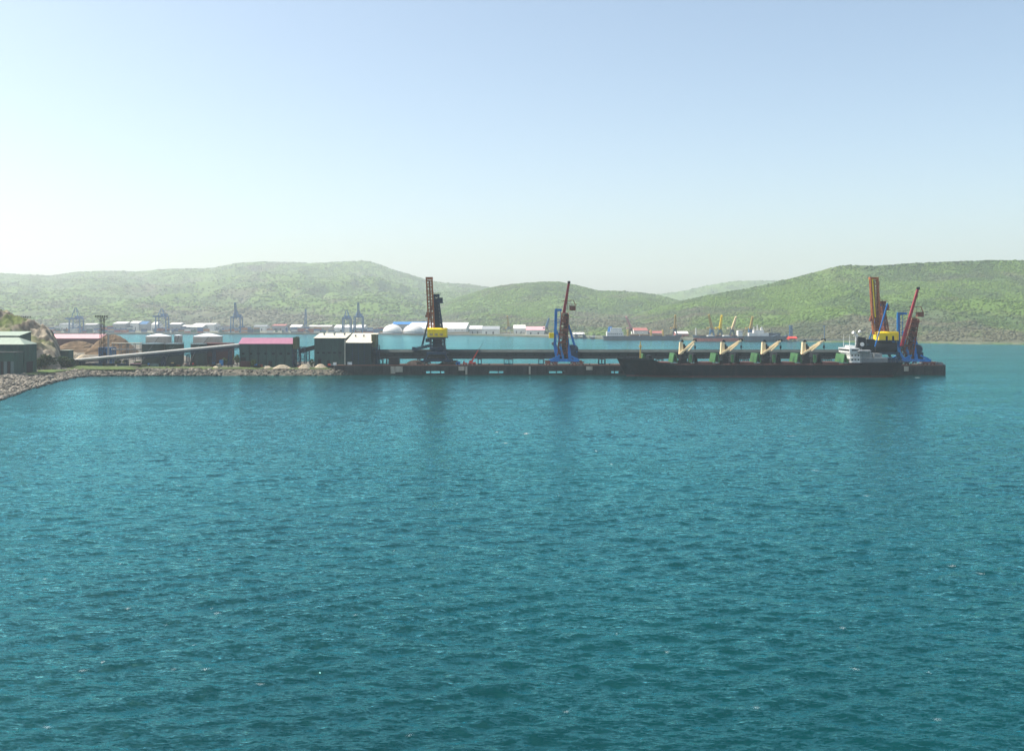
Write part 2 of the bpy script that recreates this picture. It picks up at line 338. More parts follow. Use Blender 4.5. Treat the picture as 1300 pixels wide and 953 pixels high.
def attr_mat(name, rough=.85, bump=0):
    m, nt, b = new_mat(name); N = nt.nodes; L = nt.links
    a = N.new('ShaderNodeAttribute'); a.attribute_name = 'tone'; n = N.new('ShaderNodeTexNoise'); n.inputs['Scale'].default_value = .5; n.inputs['Detail'].default_value = 3
    tc = N.new('ShaderNodeTexCoord'); L.new(tc.outputs['Object'], n.inputs['Vector'])
    r = N.new('ShaderNodeMapRange'); r.inputs[3].default_value = .7; r.inputs[4].default_value = 1.3; L.new(n.outputs[0], r.inputs[0])
    mx = N.new('ShaderNodeVectorMath'); mx.operation = 'SCALE'; L.new(a.outputs['Color'], mx.inputs[0]); L.new(r.outputs[0], mx.inputs[3])
    L.new(mx.outputs[0], b.inputs['Base Color']); b.inputs['Roughness'].default_value = rough; b.inputs['Specular IOR Level'].default_value = .2
    return m
ground_mat = attr_mat('hillside ground'); tree_mat = attr_mat('spring forest leaves')
ICO_V = []
_ph = (1+5**.5)/2
for a_, b_ in ((-1,_ph),(1,_ph),(-1,-_ph),(1,-_ph)): ICO_V.append((a_,b_,0))
for a_, b_ in ((-1,_ph),(1,_ph),(-1,-_ph),(1,-_ph)): ICO_V.append((0,a_,b_))
for a_, b_ in ((_ph,-1),(_ph,1),(-_ph,-1),(-_ph,1)): ICO_V.append((a_,0,b_))
ICO_V = np.array(ICO_V)/math.hypot(1, _ph)
ICO_F = np.array([(0,11,5),(0,5,1),(0,1,7),(0,7,10),(0,10,11),(1,5,9),(5,11,4),(11,10,2),(10,7,6),(7,1,8),(3,9,4),(3,4,2),(3,2,6),(3,6,8),(3,8,9),(4,9,5),(2,4,11),(6,2,10),(8,6,7),(9,8,1)])
def blobs(cen, rad, squash, g):
    n = len(cen); v = ICO_V[None]*rad[:, None, None]*g.uniform(.62, 1.3, (n, 12, 1)); v[:, :, 2] *= squash
    return (v + cen[:, None]).reshape(-1, 3), (ICO_F[None] + 12*np.arange(n)[:, None, None]).reshape(-1, 3)
def build_hills():
    g = np.random.default_rng(3)
    for key, r in RANGES.items():
        nc = 460; nr = 250
        pxs = np.linspace(r['x'][0], r['x'][-1], nc); y00 = float(shore_depth(r['x'][-1])) + r['S'] - 30; ys = y00 + (r['D']*1.35 - y00)*np.linspace(0, 1, nr)**1.1
        PXg, Y = np.meshgrid(pxs, ys); X = (PXg - 650)*Y/F
        Z, px, t = hill_h(r, X, Y); jit = g.uniform(.85, 1.15, X.size)
        c = tone(r, X.ravel(), Y.ravel(), Z.ravel(), px.ravel(), t.ravel(), jit)
        o = np_mesh('hill', np.stack([X, Y, Z], -1).reshape(-1, 3), grid_faces(nr, nc), ground_mat, np.concatenate([c, np.ones((len(c), 1))], 1))
        tag(o, kind='structure')
        n, rad = {'L': (75000, 6.2), 'M': (60000, 4.2), 'B': (9000, 8), 'R': (88000, 3.3)}[key]
        u = g.uniform(0, 1, n); y0 = y00 + 35; Y = np.sqrt(u*((r['D']*1.03)**2 - y0**2) + y0**2); a = g.uniform(max(r['x'][0], -200), min(r['x'][-1], 1500), n)
        X = (a - 650)*Y/F; Z, px, t = hill_h(r, X, Y)
        dens = fbm(X/60, Y/60, 3, 77); keep = (Z > (2.6 if key in 'RM' else 6)) & (dens + g.uniform(-.2, .2, n) > .36); X, Y, Z, px, t = (q[keep] for q in (X, Y, Z, px, t)); n = len(X)
        c = tone(r, X, Y, Z, px, t, g.uniform(.8, 1.22, n)*(1 + .25*(g.random(n) < .04))); rr = rad*g.uniform(.45, 1.0, n)**1.0*(1+.5*(g.random(n) < .08))
        v, f = blobs(np.stack([X, Y, Z + rr*.12], 1), rr, .62, g)
        c = np.repeat(np.concatenate([c, np.ones((n, 1))], 1), 12, 0)
        o = np_mesh('forest', v, f, tree_mat, c); tag(o, kind='stuff')
build_hills()
# far shore: low flat land behind the quays, with a real quay face
def land(name, front, back, z, mat, skirt=-2.0, slope=0.0):
    n = len(front); v = []
    for (x, y) in front: v.append((x, y, skirt))
    for (x, y) in front: v.append((x, y + slope, z))
    for (x, y) in back: v.append((x, y, z))
    f = [(i, i+1, n+i+1, n+i) for i in range(n-1)] + [(n+i, n+i+1, 2*n+i+1, 2*n+i) for i in range(n-1)]
    v += [(x, y, skirt) for (x, y) in back]
    f += [(2*n+i, 2*n+i+1, 3*n+i+1, 3*n+i) for i in range(n-1)] + [(0, n, 2*n, 3*n), (n-1, 4*n-1, 3*n-1, 2*n-1)]
    return tag(MB().add(v, f).build(name, mat), kind='structure')
def ground_mixed(name, a, b, s1, s2):
    m, nt, bs = new_mat(name); N = nt.nodes; L = nt.links; tc = N.new('ShaderNodeTexCoord')
    n = N.new('ShaderNodeTexNoise'); n.inputs['Scale'].default_value = s1; n.inputs['Detail'].default_value = 6; L.new(tc.outputs['Object'], n.inputs['Vector'])
    n2 = N.new('ShaderNodeTexNoise'); n2.inputs['Scale'].default_value = s2; n2.inputs['Detail'].default_value = 6; L.new(tc.outputs['Object'], n2.inputs['Vector'])
    ad = N.new('ShaderNodeMath'); ad.operation = 'ADD'; L.new(n.outputs[0], ad.inputs[0]); L.new(n2.outputs[0], ad.inputs[1])
    r = N.new('ShaderNodeValToRGB'); e = r.color_ramp.elements; e[0].position = .42; e[1].position = .56; e[0].color = (*a, 1); e[1].color = (*b, 1)
    hf = N.new('ShaderNodeMath'); hf.operation = 'MULTIPLY'; hf.inputs[1].default_value = .5; L.new(ad.outputs[0], hf.inputs[0]); L.new(hf.outputs[0], r.inputs[0])
    L.new(r.outputs[0], bs.inputs['Base Color']); bs.inputs['Roughness'].default_value = .95
    bp = N.new('ShaderNodeBump'); bp.inputs['Strength'].default_value = .5; L.new(n2.outputs[0], bp.inputs['Height']); L.new(bp.outputs[0], bs.inputs['Normal'])
    return m
M['farland'] = ground_mixed('port ground', (.15, .145, .12), (.09, .11, .06), .01, .06)
M['coast'] = ground_mixed('coastal grass and sand', (.10, .11, .06), (.055, .10, .025), .012, .09)
M['grass'] = ground_mixed('short grass', (.085, .14, .02), (.05, .075, .02), .05, .6)
M['yard'] = ground_mixed('dusty yard', (.16, .14, .11), (.07, .07, .05), .04, .4)
M['bank'] = ground_mixed('dark stony bank', (.15, .13, .10), (.035, .04, .03), .3, 1.2)
M['cliff'] = ground_mixed('bare cliff rock', (.30, .26, .20), (.13, .12, .10), .05, .35)
fr = [(PX(p, shore_depth(p)), float(shore_depth(p))) for p in range(-300, 1020, 20)]
land('far_shore', fr, [(x*2.5, 5000) for x, y in fr], 3.0, 'farland')
fr = [(PX(p, shore_depth(p) + 7*math.sin(p*.07) + 4*math.sin(p*.23)), float(shore_depth(p) + 7*math.sin(p*.07) + 4*math.sin(p*.23))) for p in range(1000, 1620, 8)]
land('coast', fr, [(x*2.2, 3200) for x, y in fr], 2.2, 'coast', slope=10)

# ================================================================== THE PIER
YP0, YP1 = 655.0, 679.0                 # front and back face of the pier
XP0, XP1 = PX(425, YP0), PX(1196, YP0)
DK = 6.4                                # deck level
pier = thing('pier', ((XP0+XP1)/2, YP0, 0), 'long dark concrete cargo pier standing on caissons with low openings', 'pier')
b = MB().box(XP0, XP1, YP0, YP1, 2.9, DK)
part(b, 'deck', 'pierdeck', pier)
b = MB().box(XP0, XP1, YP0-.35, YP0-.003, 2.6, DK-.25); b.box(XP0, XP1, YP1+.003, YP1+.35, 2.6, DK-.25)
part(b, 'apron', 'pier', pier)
# end of the pier: rounded head
b = MB(); n = 12; cx = XP1; vs = []
for z in (-2, DK-.02):
    vs.append((cx, YP0, z))
    for i in range(n+1):
        t = math.pi*i/n; vs.append((cx + 5.5*math.sin(t), (YP0+YP1)/2 - 12*math.cos(t), z))
    vs.append((cx, YP1, z))
m = len(vs)//2; b.add(vs, [tuple(range(m, 2*m))] + [(i, i+1, m+i+1, m+i) for i in range(m-1)])
part(b, 'pier_head', 'pier', pier)
slots = [(537,564),(620,639),(697,716),(776,790),(862,880),(945,962)]
edges = [425] + [v for s in slots for v in s] + [1196]
for i in range(0, len(edges)-1, 2):
    x0, x1 = PX(edges[i], YP0), PX(edges[i+1], YP0)
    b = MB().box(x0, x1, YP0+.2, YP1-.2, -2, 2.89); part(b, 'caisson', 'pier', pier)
for a, c in slots:      # low sill under the openings
    part(MB().box(PX(a, YP0)+.004, PX(c, YP0)-.004, YP0+.25, YP0+1.2, -2, 1.15), 'sill', 'pier', pier)
for px, wd, hh in ((499,3.0,4.6),(506,5.4,3.6),(586,4.0,2.6),(592,1.4,5.2),(672.5,1.2,5.0),(748,4.2,2.2),(1150,3,3)):
    x = PX(px, YP0); part(MB().box(x-wd/2, x+wd/2, YP0-.9, YP0-.36, 5.6-hh, 5.7), 'fender_panel', 'concrete', pier)
g = random.Random(4)
b = MB()
for k in range(62):
    x = XP0 + 6 + k*(XP1-XP0-12)/61; b.box(x-.35, x+.35, YP0-.75, YP0-.36, 1.0+g.random()*.5, 5.4)
part(b, 'rubber_fenders', 'black', pier)['kind'] = 'stuff'
for k in range(30):
    x = XP0 + 9 + k*(XP1-XP0-16)/29; part(MB().lathe((x, YP0+.9, DK), [(.45,0),(.3,.15),(.28,.6),(.5,.75),(.45,.95)], 8), 'bollard', 'black', pier)
for y in (YP0+2.6, YP1-3.2):
    part(MB().box(XP0+4, XP1-2, y-.08, y+.08, DK+.004, DK+.16), 'crane_rail', 'rust', pier)
part(MB().box(XP0+2, XP1, YP0+.05, YP0+.35, DK+.003, DK+.35), 'kerb', 'rust', pier)

# ================================================================== CONVEYOR GALLERY over the pier
YG = 668.0
gal = thing('conveyor_gallery', (PX(770, YG), YG, DK), 'long dark enclosed conveyor gallery raised on trestles above the pier', 'conveyor gallery')
gx0, gx1 = PX(474, YG), PX(1084, YG); gz1, gz0 = PZ(443.4, YG), PZ(455, YG)
b = MB(); pr = [(-2.6, gz0), (2.6, gz0), (2.6, gz1-1.6), (0, gz1), (-2.6, gz1-1.6)]
b.add([(gx0, YG+y, z) for y, z in pr[:3]+[pr[4]]] + [(gx1, YG+y, z) for y, z in pr[:3]+[pr[4]]], [(0,1,5,4),(1,2,6,5),(3,0,4,7),(0,3,2,1),(4,5,6,7)])
part(b, 'gallery_wall', 'gallery', gal)
b = MB().add([(gx0, YG-2.9, gz1-1.75),(gx1, YG-2.9, gz1-1.75),(gx1, YG, gz1),(gx0, YG, gz1),(gx0, YG+2.9, gz1-1.75),(gx1, YG+2.9, gz1-1.75)], [(0,1,2,3),(3,2,5,4),(4,5,1,0)])
part(b, 'gallery_roof', 'galleryroof', gal)
part(MB().box(gx0, gx1, YG-2.95, YG-2.62, gz0-.1, gz0+.45), 'bottom_chord', 'black', gal)
for k in range(52):
    x = gx0 + 2 + k*(gx1-gx0-4)/51; part(MB().box(x-.6, x+.6, YG-2.66, YG-2.605, gz0+2.3, gz0+3.1), 'window', 'glass', gal)
part(MB().box(gx0, gx1, YG-3.9, YG-2.96, gz0-.1, gz0+.0), 'walkway', 'grey', gal)
b = MB(); b.bar((gx0, YG-3.9, gz0+1.05), (gx1, YG-3.9, gz0+1.05), .08); 
for k in range(120):
    x = gx0 + k*(gx1-gx0)/119; b.bar((x, YG-3.9, gz0), (x, YG-3.9, gz0+1.05), .06)
part(b, 'handrail', 'grey', gal)
for grp, br in (((477,481,486),1),((491,),0),((530,533),0),((607,611),0),((640,646,651),1),((684,690),0),((760,764,768),0),((833,836,841),0),((931,939,944,949),1),((1043,1049,1054),0),((866,),0),((984,),0)):
    b = MB(); zz = gz0-.1
    for px in grp:
        x = PX(px, YG)
        for dy in (-2.3, 2.3): b.bar((x, YG+dy, DK), (x, YG+dy, zz), .42)
        b.bar((x, YG-2.3, zz-.4), (x, YG+2.3, zz-.4), .3); b.bar((x, YG-2.3, DK), (x, YG+2.3, zz-.5), .16)
    if len(grp) > 1:
        for dy in (-2.3, 2.3):
            for z_ in (DK+.35, zz-.3): b.bar((PX(grp[0], YG), YG+dy, z_), (PX(grp[-1], YG), YG+dy, z_), .3)
    if br:
        for q, r_ in zip(grp[:-1], grp[1:]): b.bar((PX(q, YG), YG-2.3, DK), (PX(r_, YG), YG-2.3, zz), .18)
    part(b, 'trestle', 'navy', gal)

# ================================================================== SHIP LOADERS
def bogies(root, x0, x1, y0, y1, mat='rust'):
    for y in (y0, y1):
        for x in (x0, x1):
            b = MB(); b.box(x-4.2, x+4.2, y-.45, y+.45, DK+1.5, DK+2.3)
            for s in (-1, 1):
                b.hexa([(x+s*2.3-1.7,y-.5,DK+.8),(x+s*2.3+1.7,y-.5,DK+.8),(x+s*2.3+1.7,y+.5,DK+.8),(x+s*2.3-1.7,y+.5,DK+.8)],
                       [(x+s*2.3-.7,y-.5,DK+1.7),(x+s*2.3+.7,y-.5,DK+1.7),(x+s*2.3+.7,y+.5,DK+1.7),(x+s*2.3-.7,y+.5,DK+1.7)])
            bo = part(b, 'bogie', mat, root)
            for k in (-3.4,-1.2,1.2,3.4): part(MB().tube((x+k, y-.3, DK+.6), (x+k, y+.3, DK+.6), .45, n=12), 'wheel', 'black', bo)
def stair(b, x, y, z0, z1, w=2.2):
    z = z0; s = 1
    while z < z1 - .1:
        z2 = min(z+2.6, z1); b.bar((x-w*s/2, y, z), (x+w*s/2, y, z2), .5, .12); b.box(x-w/2-.5, x+w/2+.5, y-.5, y+.5, z2, z2+.08); z = z2; s = -s
def platform(b, x, y, z, wx, wy):
    b.box(x-wx/2, x+wx/2, y-wy/2, y+wy/2, z, z+.15)
    for s in (-1, 1):
        b.bar((x-wx/2, y+s*wy/2, z+1.1), (x+wx/2, y+s*wy/2, z+1.1), .09); b.bar((x+s*wx/2, y-wy/2, z+1.1), (x+s*wx/2, y+wy/2, z+1.1), .09)
        for t in range(5):
            q = x-wx/2+wx*t/4; b.bar((q, y+s*wy/2, z), (q, y+s*wy/2, z+1.1), .08)
def loader_a(cx, lab, mirror, boom_top, boom_bot, tower_top, house, w_boom, detail):
    """loader with yellow machine house; cx is the photo column of its base"""
    X = PX(cx, YG); root = thing('ship_loader', (X, YG, DK), lab, 'ship loader')
    y0, y1 = YP0+2.6, YP1-3.2; hw = 9.0; zt = PZ(449, YG)
    bogies(root, X-hw, X+hw, y0, y1, 'coal')
    for sx in (-1, 1):
        for y in (y0, y1):
            part(MB().bar((X+sx*hw*.95, y, DK+2.2), (X+sx*hw*.62, y, zt), 1.5, 1.3, .9), 'leg', 'navy', root)
    b = MB()
    for y in (y0, y1): b.box(X-hw-1, X+hw+1, y-.6, y+.6, DK+2.3, DK+3.2); b.bar((X-hw*.7, y, zt-3), (X+hw*.7, y, zt-3), .5)
    b.box(X-hw*.72, X+hw*.72, y0-.8, y1+.8, zt, zt+1.3)
    b.lathe((X, YG, zt+1.3), [(4.6,0),(4.6,1.0),(4.2,1.2),(4.2,1.6)], 24); part(b, 'portal', 'navy', root)
    # slewing tower with trusses, from the turntable up to the pylon head
    hz0, hz1 = PZ(house[3], YG), PZ(house[2], YG); hx0, hx1 = PX(house[0], YG-5), PX(house[1], YG-5)
    tx, tz = PX(tower_top[0], YG), PZ(tower_top[1], YG)
    b = MB(); b.box(X-4.6, X+4.6, YG-5.4, YG+5.4, zt+2.9, zt+4.6); 
    b.lattice((X, YG, zt+3.0), (X, YG, hz0+1), 9.2, 8, 4, .8, br=.45, side=(1,0,0))
    for k in range(5): platform(b, X+g.uniform(-1, 1), YG-4.6, zt+3.4+k*2.3, 8-g.random()*2, 1.4)
    b.box(X-3.1, X+3.2, YG-2.6, YG+4, zt+3, hz0+1)
    part(b, 'slewing_tower', 'navy', root)
    pw = 1.0 if not mirror else .55; b = MB().lattice((X+.2+(1.5 if mirror else 0), YG+1, hz1-2), (tx, YG+1, tz), 5.4*pw, 5, 9, .75*(.7 if mirror else 1), 2.6*pw, 2.6, br=.42, side=(1,0,0))
    if not mirror: b.hexa([(X-1.9,YG+.2,hz1-2),(X+2.1,YG+.2,hz1-2),(X+2.1,YG+2.4,hz1-2),(X-1.9,YG+2.4,hz1-2)], [(tx-.9,YG+.2,tz-2),(tx+.9,YG+.2,tz-2),(tx+.9,YG+1.8,tz-2),(tx-.9,YG+1.8,tz-2)])
    b.box(tx-2, tx+2, YG-1, YG+3, tz-1, tz+.8); platform(b, tx+.4, YG+.5, tz+.8, 4.6, 4.4)
    b.box(tx+1.9, tx+4.2, YG-.5, YG+1.8, tz-5, tz-1.5); b.bar((tx+1.2, YG, tz-5), (tx+5, YG, tz-5.2), .35)
    for q in (.35, .55, .75): platform(b, X+.2+(tx-X)*q, YG-1.9, hz1-2+(tz-hz1)*q, 4.8-2*q, 1.3)
    part(b, 'pylon', 'navy' if not mirror else 'rust', root)
    # stays either side
    lz = PZ(439, YG)
    for sx, ex, ez in ((-1, house[4], lz), (1, house[5], PZ(448, YG))):
        for dy in ((-5, 4) if not mirror else ((-12, 2) if sx < 0 else (0, 4))):
            part(MB().bar((tx+sx*1.2, YG+(dy if mirror and dy < 0 else dy*.2), tz-.5), (PX(ex, YG), YG+dy, ez), .75, .75, .6), 'stay', detail['stay'], root)
    # yellow machine house
    c = .9; yy0, yy1 = YG-9.2, YG+1.5
    b = MB(); prof = [(yy0, hz0), (yy1, hz0), (yy1, hz1-c), (yy1-c, hz1), (yy0+c, hz1), (yy0, hz1-c)]; nn = len(prof)
    b.add([(hx0, y, z) for y, z in prof] + [(hx1, y, z) for y, z in prof], [tuple(range(nn)), tuple(range(2*nn-1, nn-1, -1))] + [(i, i+nn, (i+1) % nn + nn, (i+1) % nn) for i in range(nn)])
    hs = part(b, 'machine_house', 'yellow', root)
    wl = hx1-hx0
    for q in (.12, .38, .64) if not mirror else (.34, .66): part(MB().box(hx0+wl*q, hx0+wl*(q+(.17 if not mirror else .1)), yy0-.03, yy0+.2, hz0+(.9 if not mirror else -.3), hz0+(hz1-hz0)*(.5 if mirror else .42)), 'window', 'glass' if mirror else 'craneyellow', hs)
    b = MB(); b.box(hx0-.15, hx1+.15, yy0-.1, yy1+.1, hz0-.35, hz0-.003); platform(b, (hx0+hx1)/2, (yy0+yy1)/2, hz0-.6, wl+1.6, yy1-yy0+1.6); part(b, 'house_floor', 'navy', hs)
    # raised boom, luffed up almost vertical
    bt = P(boom_top[0], boom_top[1], YG-9); bb = P(boom_bot[0], boom_bot[1], YG-4)
    b = MB().lattice(bb, bt, w_boom, 2.6, 16, .55, br=.26, side=(1,0,0))
    d = (bt-bb); 
    for s in (-1, 1):
        b.bar(bb+Vector((s*w_boom/2,-1.3,0)), bt+Vector((s*w_boom/2,-1.3,0)), 1.0, .8)
    b.box(bt.x-w_boom/2-.5, bt.x+w_boom/2+.5, bt.y-1.6, bt.y+1.5, bt.z-1.2, bt.z+.4)
    bm = part(b, 'boom', 'rustorange', root)
    b = MB()
    for k in range(9):
        q = bb + d*(k+.5)/9; b.box(q.x-w_boom/2-.6, q.x+w_boom/2+.5, q.y-.4, q.y+.9, q.z-.12, q.z+.12)
    b.bar(bb+Vector((0, .3, 0)), bt+Vector((0, .3, -2)), w_boom*.25, .4); part(b, 'walkway', 'rust', bm)
    hk = bb + d*detail['hook']; b = MB(); b.box(hk.x-w_boom*.5-2.0, hk.x-w_boom*.5+.6, hk.y-1.4, hk.y+1, hk.z-1.0, hk.z+.6); b.box(hk.x-w_boom*.5-1.4, hk.x+w_boom*.5, hk.y-1, hk.y+1.2, hk.z+.6, hk.z+2.4)
    part(b, 'trolley', 'rust', bm)
    if detail.get('rail'):
        part(MB().bar(bb+d*.3+Vector((-w_boom*.2,-1.9,0)), bb+d*.97+Vector((-w_boom*.32,-1.9,0)), .7, .3), 'guide_rail', 'yellow', bm)
        part(MB().bar(bb+d*.05+Vector((w_boom*.25,.5,0)), bb+d*.93+Vector((w_boom*.62,.5,0)), 1.5, 1.6), 'chute', 'rust', bm)
    # hoist ropes and backstays
    b = MB()
    for s in (-1, 1): b.bar((tx+s*.8, YG, tz), bb+d*.72+Vector((s*w_boom*.4, 0, 0)), .14)
    part(b, 'hoist_ropes', 'black', root)
    # feeder conveyor falling to the gallery
    b = MB(); fa = detail['feeder']; p0 = P(fa[0], fa[1], YG-2); p1 = P(fa[2], fa[3], YG-2)
    b.lattice(p0, p1, 2.4, 2.0, 8, .3, br=.2); b.bar(p0, p1, 1.9, 1.2); b.box(p1.x-1.5, p1.x+.6, p1.y-1, p1.y+1, p1.z-.5, p1.z+1.6); part(b, 'feeder', 'navy', root)
    b = MB(); stair(b, X+6.2, YG-6, DK+2.5, zt+1, 3); stair(b, X+5.0, YG-5.6, zt+1, hz0, 3); part(b, 'stairs', 'grey', root)
    cb = MB().box(X-7.4, X-4.9, YG-8, YG-5.2, hz0-3.4, hz0-.9); cb = part(cb, 'operator_cab', 'navy', root)
    part(MB().box(X-7.2, X-5.1, YG-8.04, YG-7.9, hz0-2.6, hz0-1.3), 'window', 'glass', cb)
    return root, X, zt
r1, X1, zt1 = loader_a(555.5, 'ship loader with yellow box house and brown boom raised beside the round domes', False,
    (545, 352.5), (548, 417), (554, 375), (543, 567.5, 416, 427.5, 536, 566), 3.6,
    dict(stay='navy', hook=.25, feeder=(546, 438.5, 526, 443.5)))
r3, X3, zt3 = loader_a(1122, 'ship loader with yellow house and rust orange boom beside the white ship bridge', True,
    (1109, 352.5), (1113, 424), (1120.5, 384), (1113, 1138, 420.5, 431.5, 1102.5, 1124.5), 4.6,
    dict(stay='blue', hook=.26, feeder=(1112, 440, 1098, 436), rail=True))
# extra masses on the second yellow-house loader: counterweight, ballast drum, blue brace
part(MB().box(PX(1097.5, YG-4), PX(1108, YG-4), YG-8, YG-1, PZ(447, YG-4), PZ(430.5, YG-4)), 'counterweight', 'black', r3)
b = MB().tube(P(1109, 441, YG-6), P(1136, 439.5, YG-6), 4.2, n=20); part(b, 'drum_house', 'black', r3)
b = MB()
for k in range(26):
    x = PX(g.uniform(1098, 1137), YG-5); z = g.uniform(PZ(462, YG), PZ(434, YG)); s = g.uniform(.5, 1.7)
    if k % 3: b.box(x-s, x+s, YG-7-g.random()*2, YG-4, z-s*.5, z+s*.5)
    else: b.bar((x, YG-7, z), (x+g.uniform(-7, 7), YG-7, z+g.uniform(-5, 5)), .45)
part(b, 'machinery', 'navy', r3)

def loader_b(cx, lab, boom_top, boom_mid, body_bot, body_top, wb0, wb1, frame, rleg, plat, brace=None):
    X = PX(cx, YG); root = thing('ship_loader', (X, YG, DK), lab, 'ship loader')
    y0, y1 = YP0+2.6, YP1-3.2; hw = 8.6; zs = PZ(456, YG)
    bogies(root, X-hw, X+hw, y0, y1, 'rust')
    b = MB()
    for y in (y0, y1): b.box(X-hw-1, X+hw+1, y-.7, y+.7, DK+2.3, DK+4.0)
    for sx in (-1, 1): b.box(X+sx*hw-.7, X+sx*hw+.7, y0, y1, DK+2.35, DK+3.9)
    part(b, 'portal', 'blue', root)
    for sx in (-1, 1):
        for y in (y0, y1): part(MB().bar((X+sx*hw*.95, y, DK+3.9), (X+sx*hw*.35, y, zs+3), 1.3, 1.3, 1.0), 'leg', 'blue', root)
    # lower body: wide conveyor truss clad with rusty sheets
    p0 = P(body_bot[0], body_bot[1], YG-3); p1 = P(body_top[0], body_top[1], YG-8); d = p1-p0
    b = MB().lattice(p0, p1, wb0, 5, 12, .6, wb1, 4, br=.36, side=(1,0,0))
    for k in range(16):
        q = p0 + d*g.uniform(.02, .98); w_ = (wb0+(wb1-wb0)*.5)*.5; x = q.x+g.uniform(-w_, w_)*.85; s = g.uniform(.5, 1.5)
        b.box(x-s, x+s, q.y-2.7+g.random()*.3, q.y-1.6, q.z-s*.7, q.z+s*.7)
    body = part(b, 'truss_body', 'rust', root)
    b = MB().hexa([p0+Vector((-wb0*.10,-.4,0)), p0+Vector((wb0*.40,-.4,0)), p0+Vector((wb0*.40,1.4,0)), p0+Vector((-wb0*.10,1.4,0))],
           [p1+Vector((-wb1*.12,-.4,0)), p1+Vector((wb1*.40,-.4,0)), p1+Vector((wb1*.40,1.2,0)), p1+Vector((-wb1*.12,1.2,0))])
    part(b, 'belt_casing', 'coal', body)
    b = MB()
    for k in range(6): q = p0 + d*(k+.7)/6.3; platform(b, q.x+.6, q.y-3.2, q.z, wb0*.9, 1.2)
    part(b, 'walkway', 'rust', body)
    # red box boom
    q0 = P(boom_mid[0], boom_mid[1], YG-10); q1 = P(boom_top[0], boom_top[1], YG-15)
    b = MB().bar(q0, q1, 1.9, 1.6, 1.35); bm = part(b, 'boom', 'boomred', root)
    part(MB().tube(q1+Vector((-.9,-.2,.1)), q1+Vector((.9,-.2,.1)), .8, n=12), 'head_pulley', 'black', bm)
    b = MB()
    for k in range(14):
        q = q0.lerp(q1, k/14); b.bar(q+Vector((-1.0, -.9, 0)), q+Vector((1.0, -.9, .3)), .16)
    part(b, 'ladder', 'rust', bm)
    b = MB(); b.bar(q1+Vector((0,0,-1)), P(body_top[0]+2, body_top[1]-3, YG-2), .14); b.bar(q0.lerp(q1,.5), P(body_top[0]+4, body_top[1]-2, YG-2), .14)
    part(b, 'hoist_ropes', 'black', root)
    # blue frame on the left, leg on the right
    b = MB(); t0 = P(frame[0], frame[1], YG-4); t1 = P(frame[2], frame[1]+.6, YG-4); m0 = P(frame[3], frame[4], YG-4); b0 = P(frame[5], 456.5, YG-4)
    b.bar(t0, m0, 1.8, 1.5); b.bar(m0, b0, 2.0, 1.6, 3.0); b.bar(t0+Vector((-.6,0,0)), t1, 1.4, 1.4)
    b.bar(t0+Vector((3,0,-.5)), m0+Vector((2.6,0,0)), .35)
    for k in range(6): a = (k+.5)/6.5; z = t0.z + (m0.z-t0.z)*a; x = t0.x + (m0.x-t0.x)*a; b.bar((x, t0.y, z), (x+2.9, t0.y, z+1.5*(-1)**k), .3)
    part(b, 'mast_frame', 'blue', root)
    b = MB(); a0 = P(rleg[0], rleg[1], YG-4); a1 = P(rleg[2], rleg[3], YG-4); b.bar(a0, a1, 1.3, 1.0, 1.5); b.bar(a1, (a1.x+.2, a1.y, DK+3.9), 1.5); part(b, 'stay', 'blue', root)
    # head platform with hopper
    b = MB(); c_ = P(plat[0], plat[1], YG-6); platform(b, c_.x, c_.y, c_.z, 6.4, 4); b.box(c_.x-1.6, c_.x+2.4, c_.y-1.6, c_.y+1.6, c_.z-3.2, c_.z-.2); b.bar((c_.x-7, c_.y, c_.z+3), (c_.x+1, c_.y, c_.z+3.6), .4); b.bar((c_.x+1, c_.y, c_.z+3.6), (c_.x+2.6, c_.y, c_.z), .4)
    part(b, 'head_platform', 'rust', root)
    c2 = P(rleg[2]-5, 443, YG-4); b = MB().tube(c2+Vector((-.8,-2,0)), c2+Vector((1.4,2,0)), 3.0, n=16); b.box(c2.x-3, c2.x+3.4, c2.y-1.6, c2.y+1.6, PZ(458, YG), c2.z-2); part(b, 'winch_house', 'navy', root)
    bx_ = PX(cx+7, YG-5); part(MB().bar((bx_-1.5, YG-5, PZ(428, YG-5)), (bx_+.5, YG-5, PZ(457, YG-5)), 1.5, 1.2, 2.2), 'inner_column', 'blue', root)
    part(MB().bar((PX(cx-9, YG-6), YG-6, PZ(420, YG-6)), (PX(cx-1, YG-6), YG-6, PZ(455, YG-6)), .9, .9, 1.5), 'inner_strut', 'bluehi', root)
    if brace:
        part(MB().bar(P(brace[0], brace[1], YG-8), P(brace[2], brace[3], YG-8), 2.0, 1.6), 'brace', 'bluehi', root)
    c3 = P(cx-14, 436, YG-3); b = MB().lattice(P(cx-3, 447, YG-3), c3, 2.2, 1.8, 6, .3, br=.2); b.bar(P(cx-3, 447, YG-3), c3, 1.6, 1.0); b.tube(c3+Vector((0,-1,0)), c3+Vector((0,1,0)), 1.0, n=12); part(b, 'feeder', 'grey', root)
    return root
r2 = loader_b(716, 'ship loader with thin dark red boom and blue frame, nearest the ship bow',
    (722.3, 358.5), (716, 397), (713.5, 452), (717.5, 398), 6.4, 4.2, (706, 393, 713, 704.5, 439, 708.5), (721.5, 412, 731.5, 446), (726, 388))
part(MB().box(PX(697, YG-4), PX(703, YG-4), YG-7, YG-3, PZ(429, YG-4), PZ(422.5, YG-4)), 'operator_cab', 'yellow', r2)
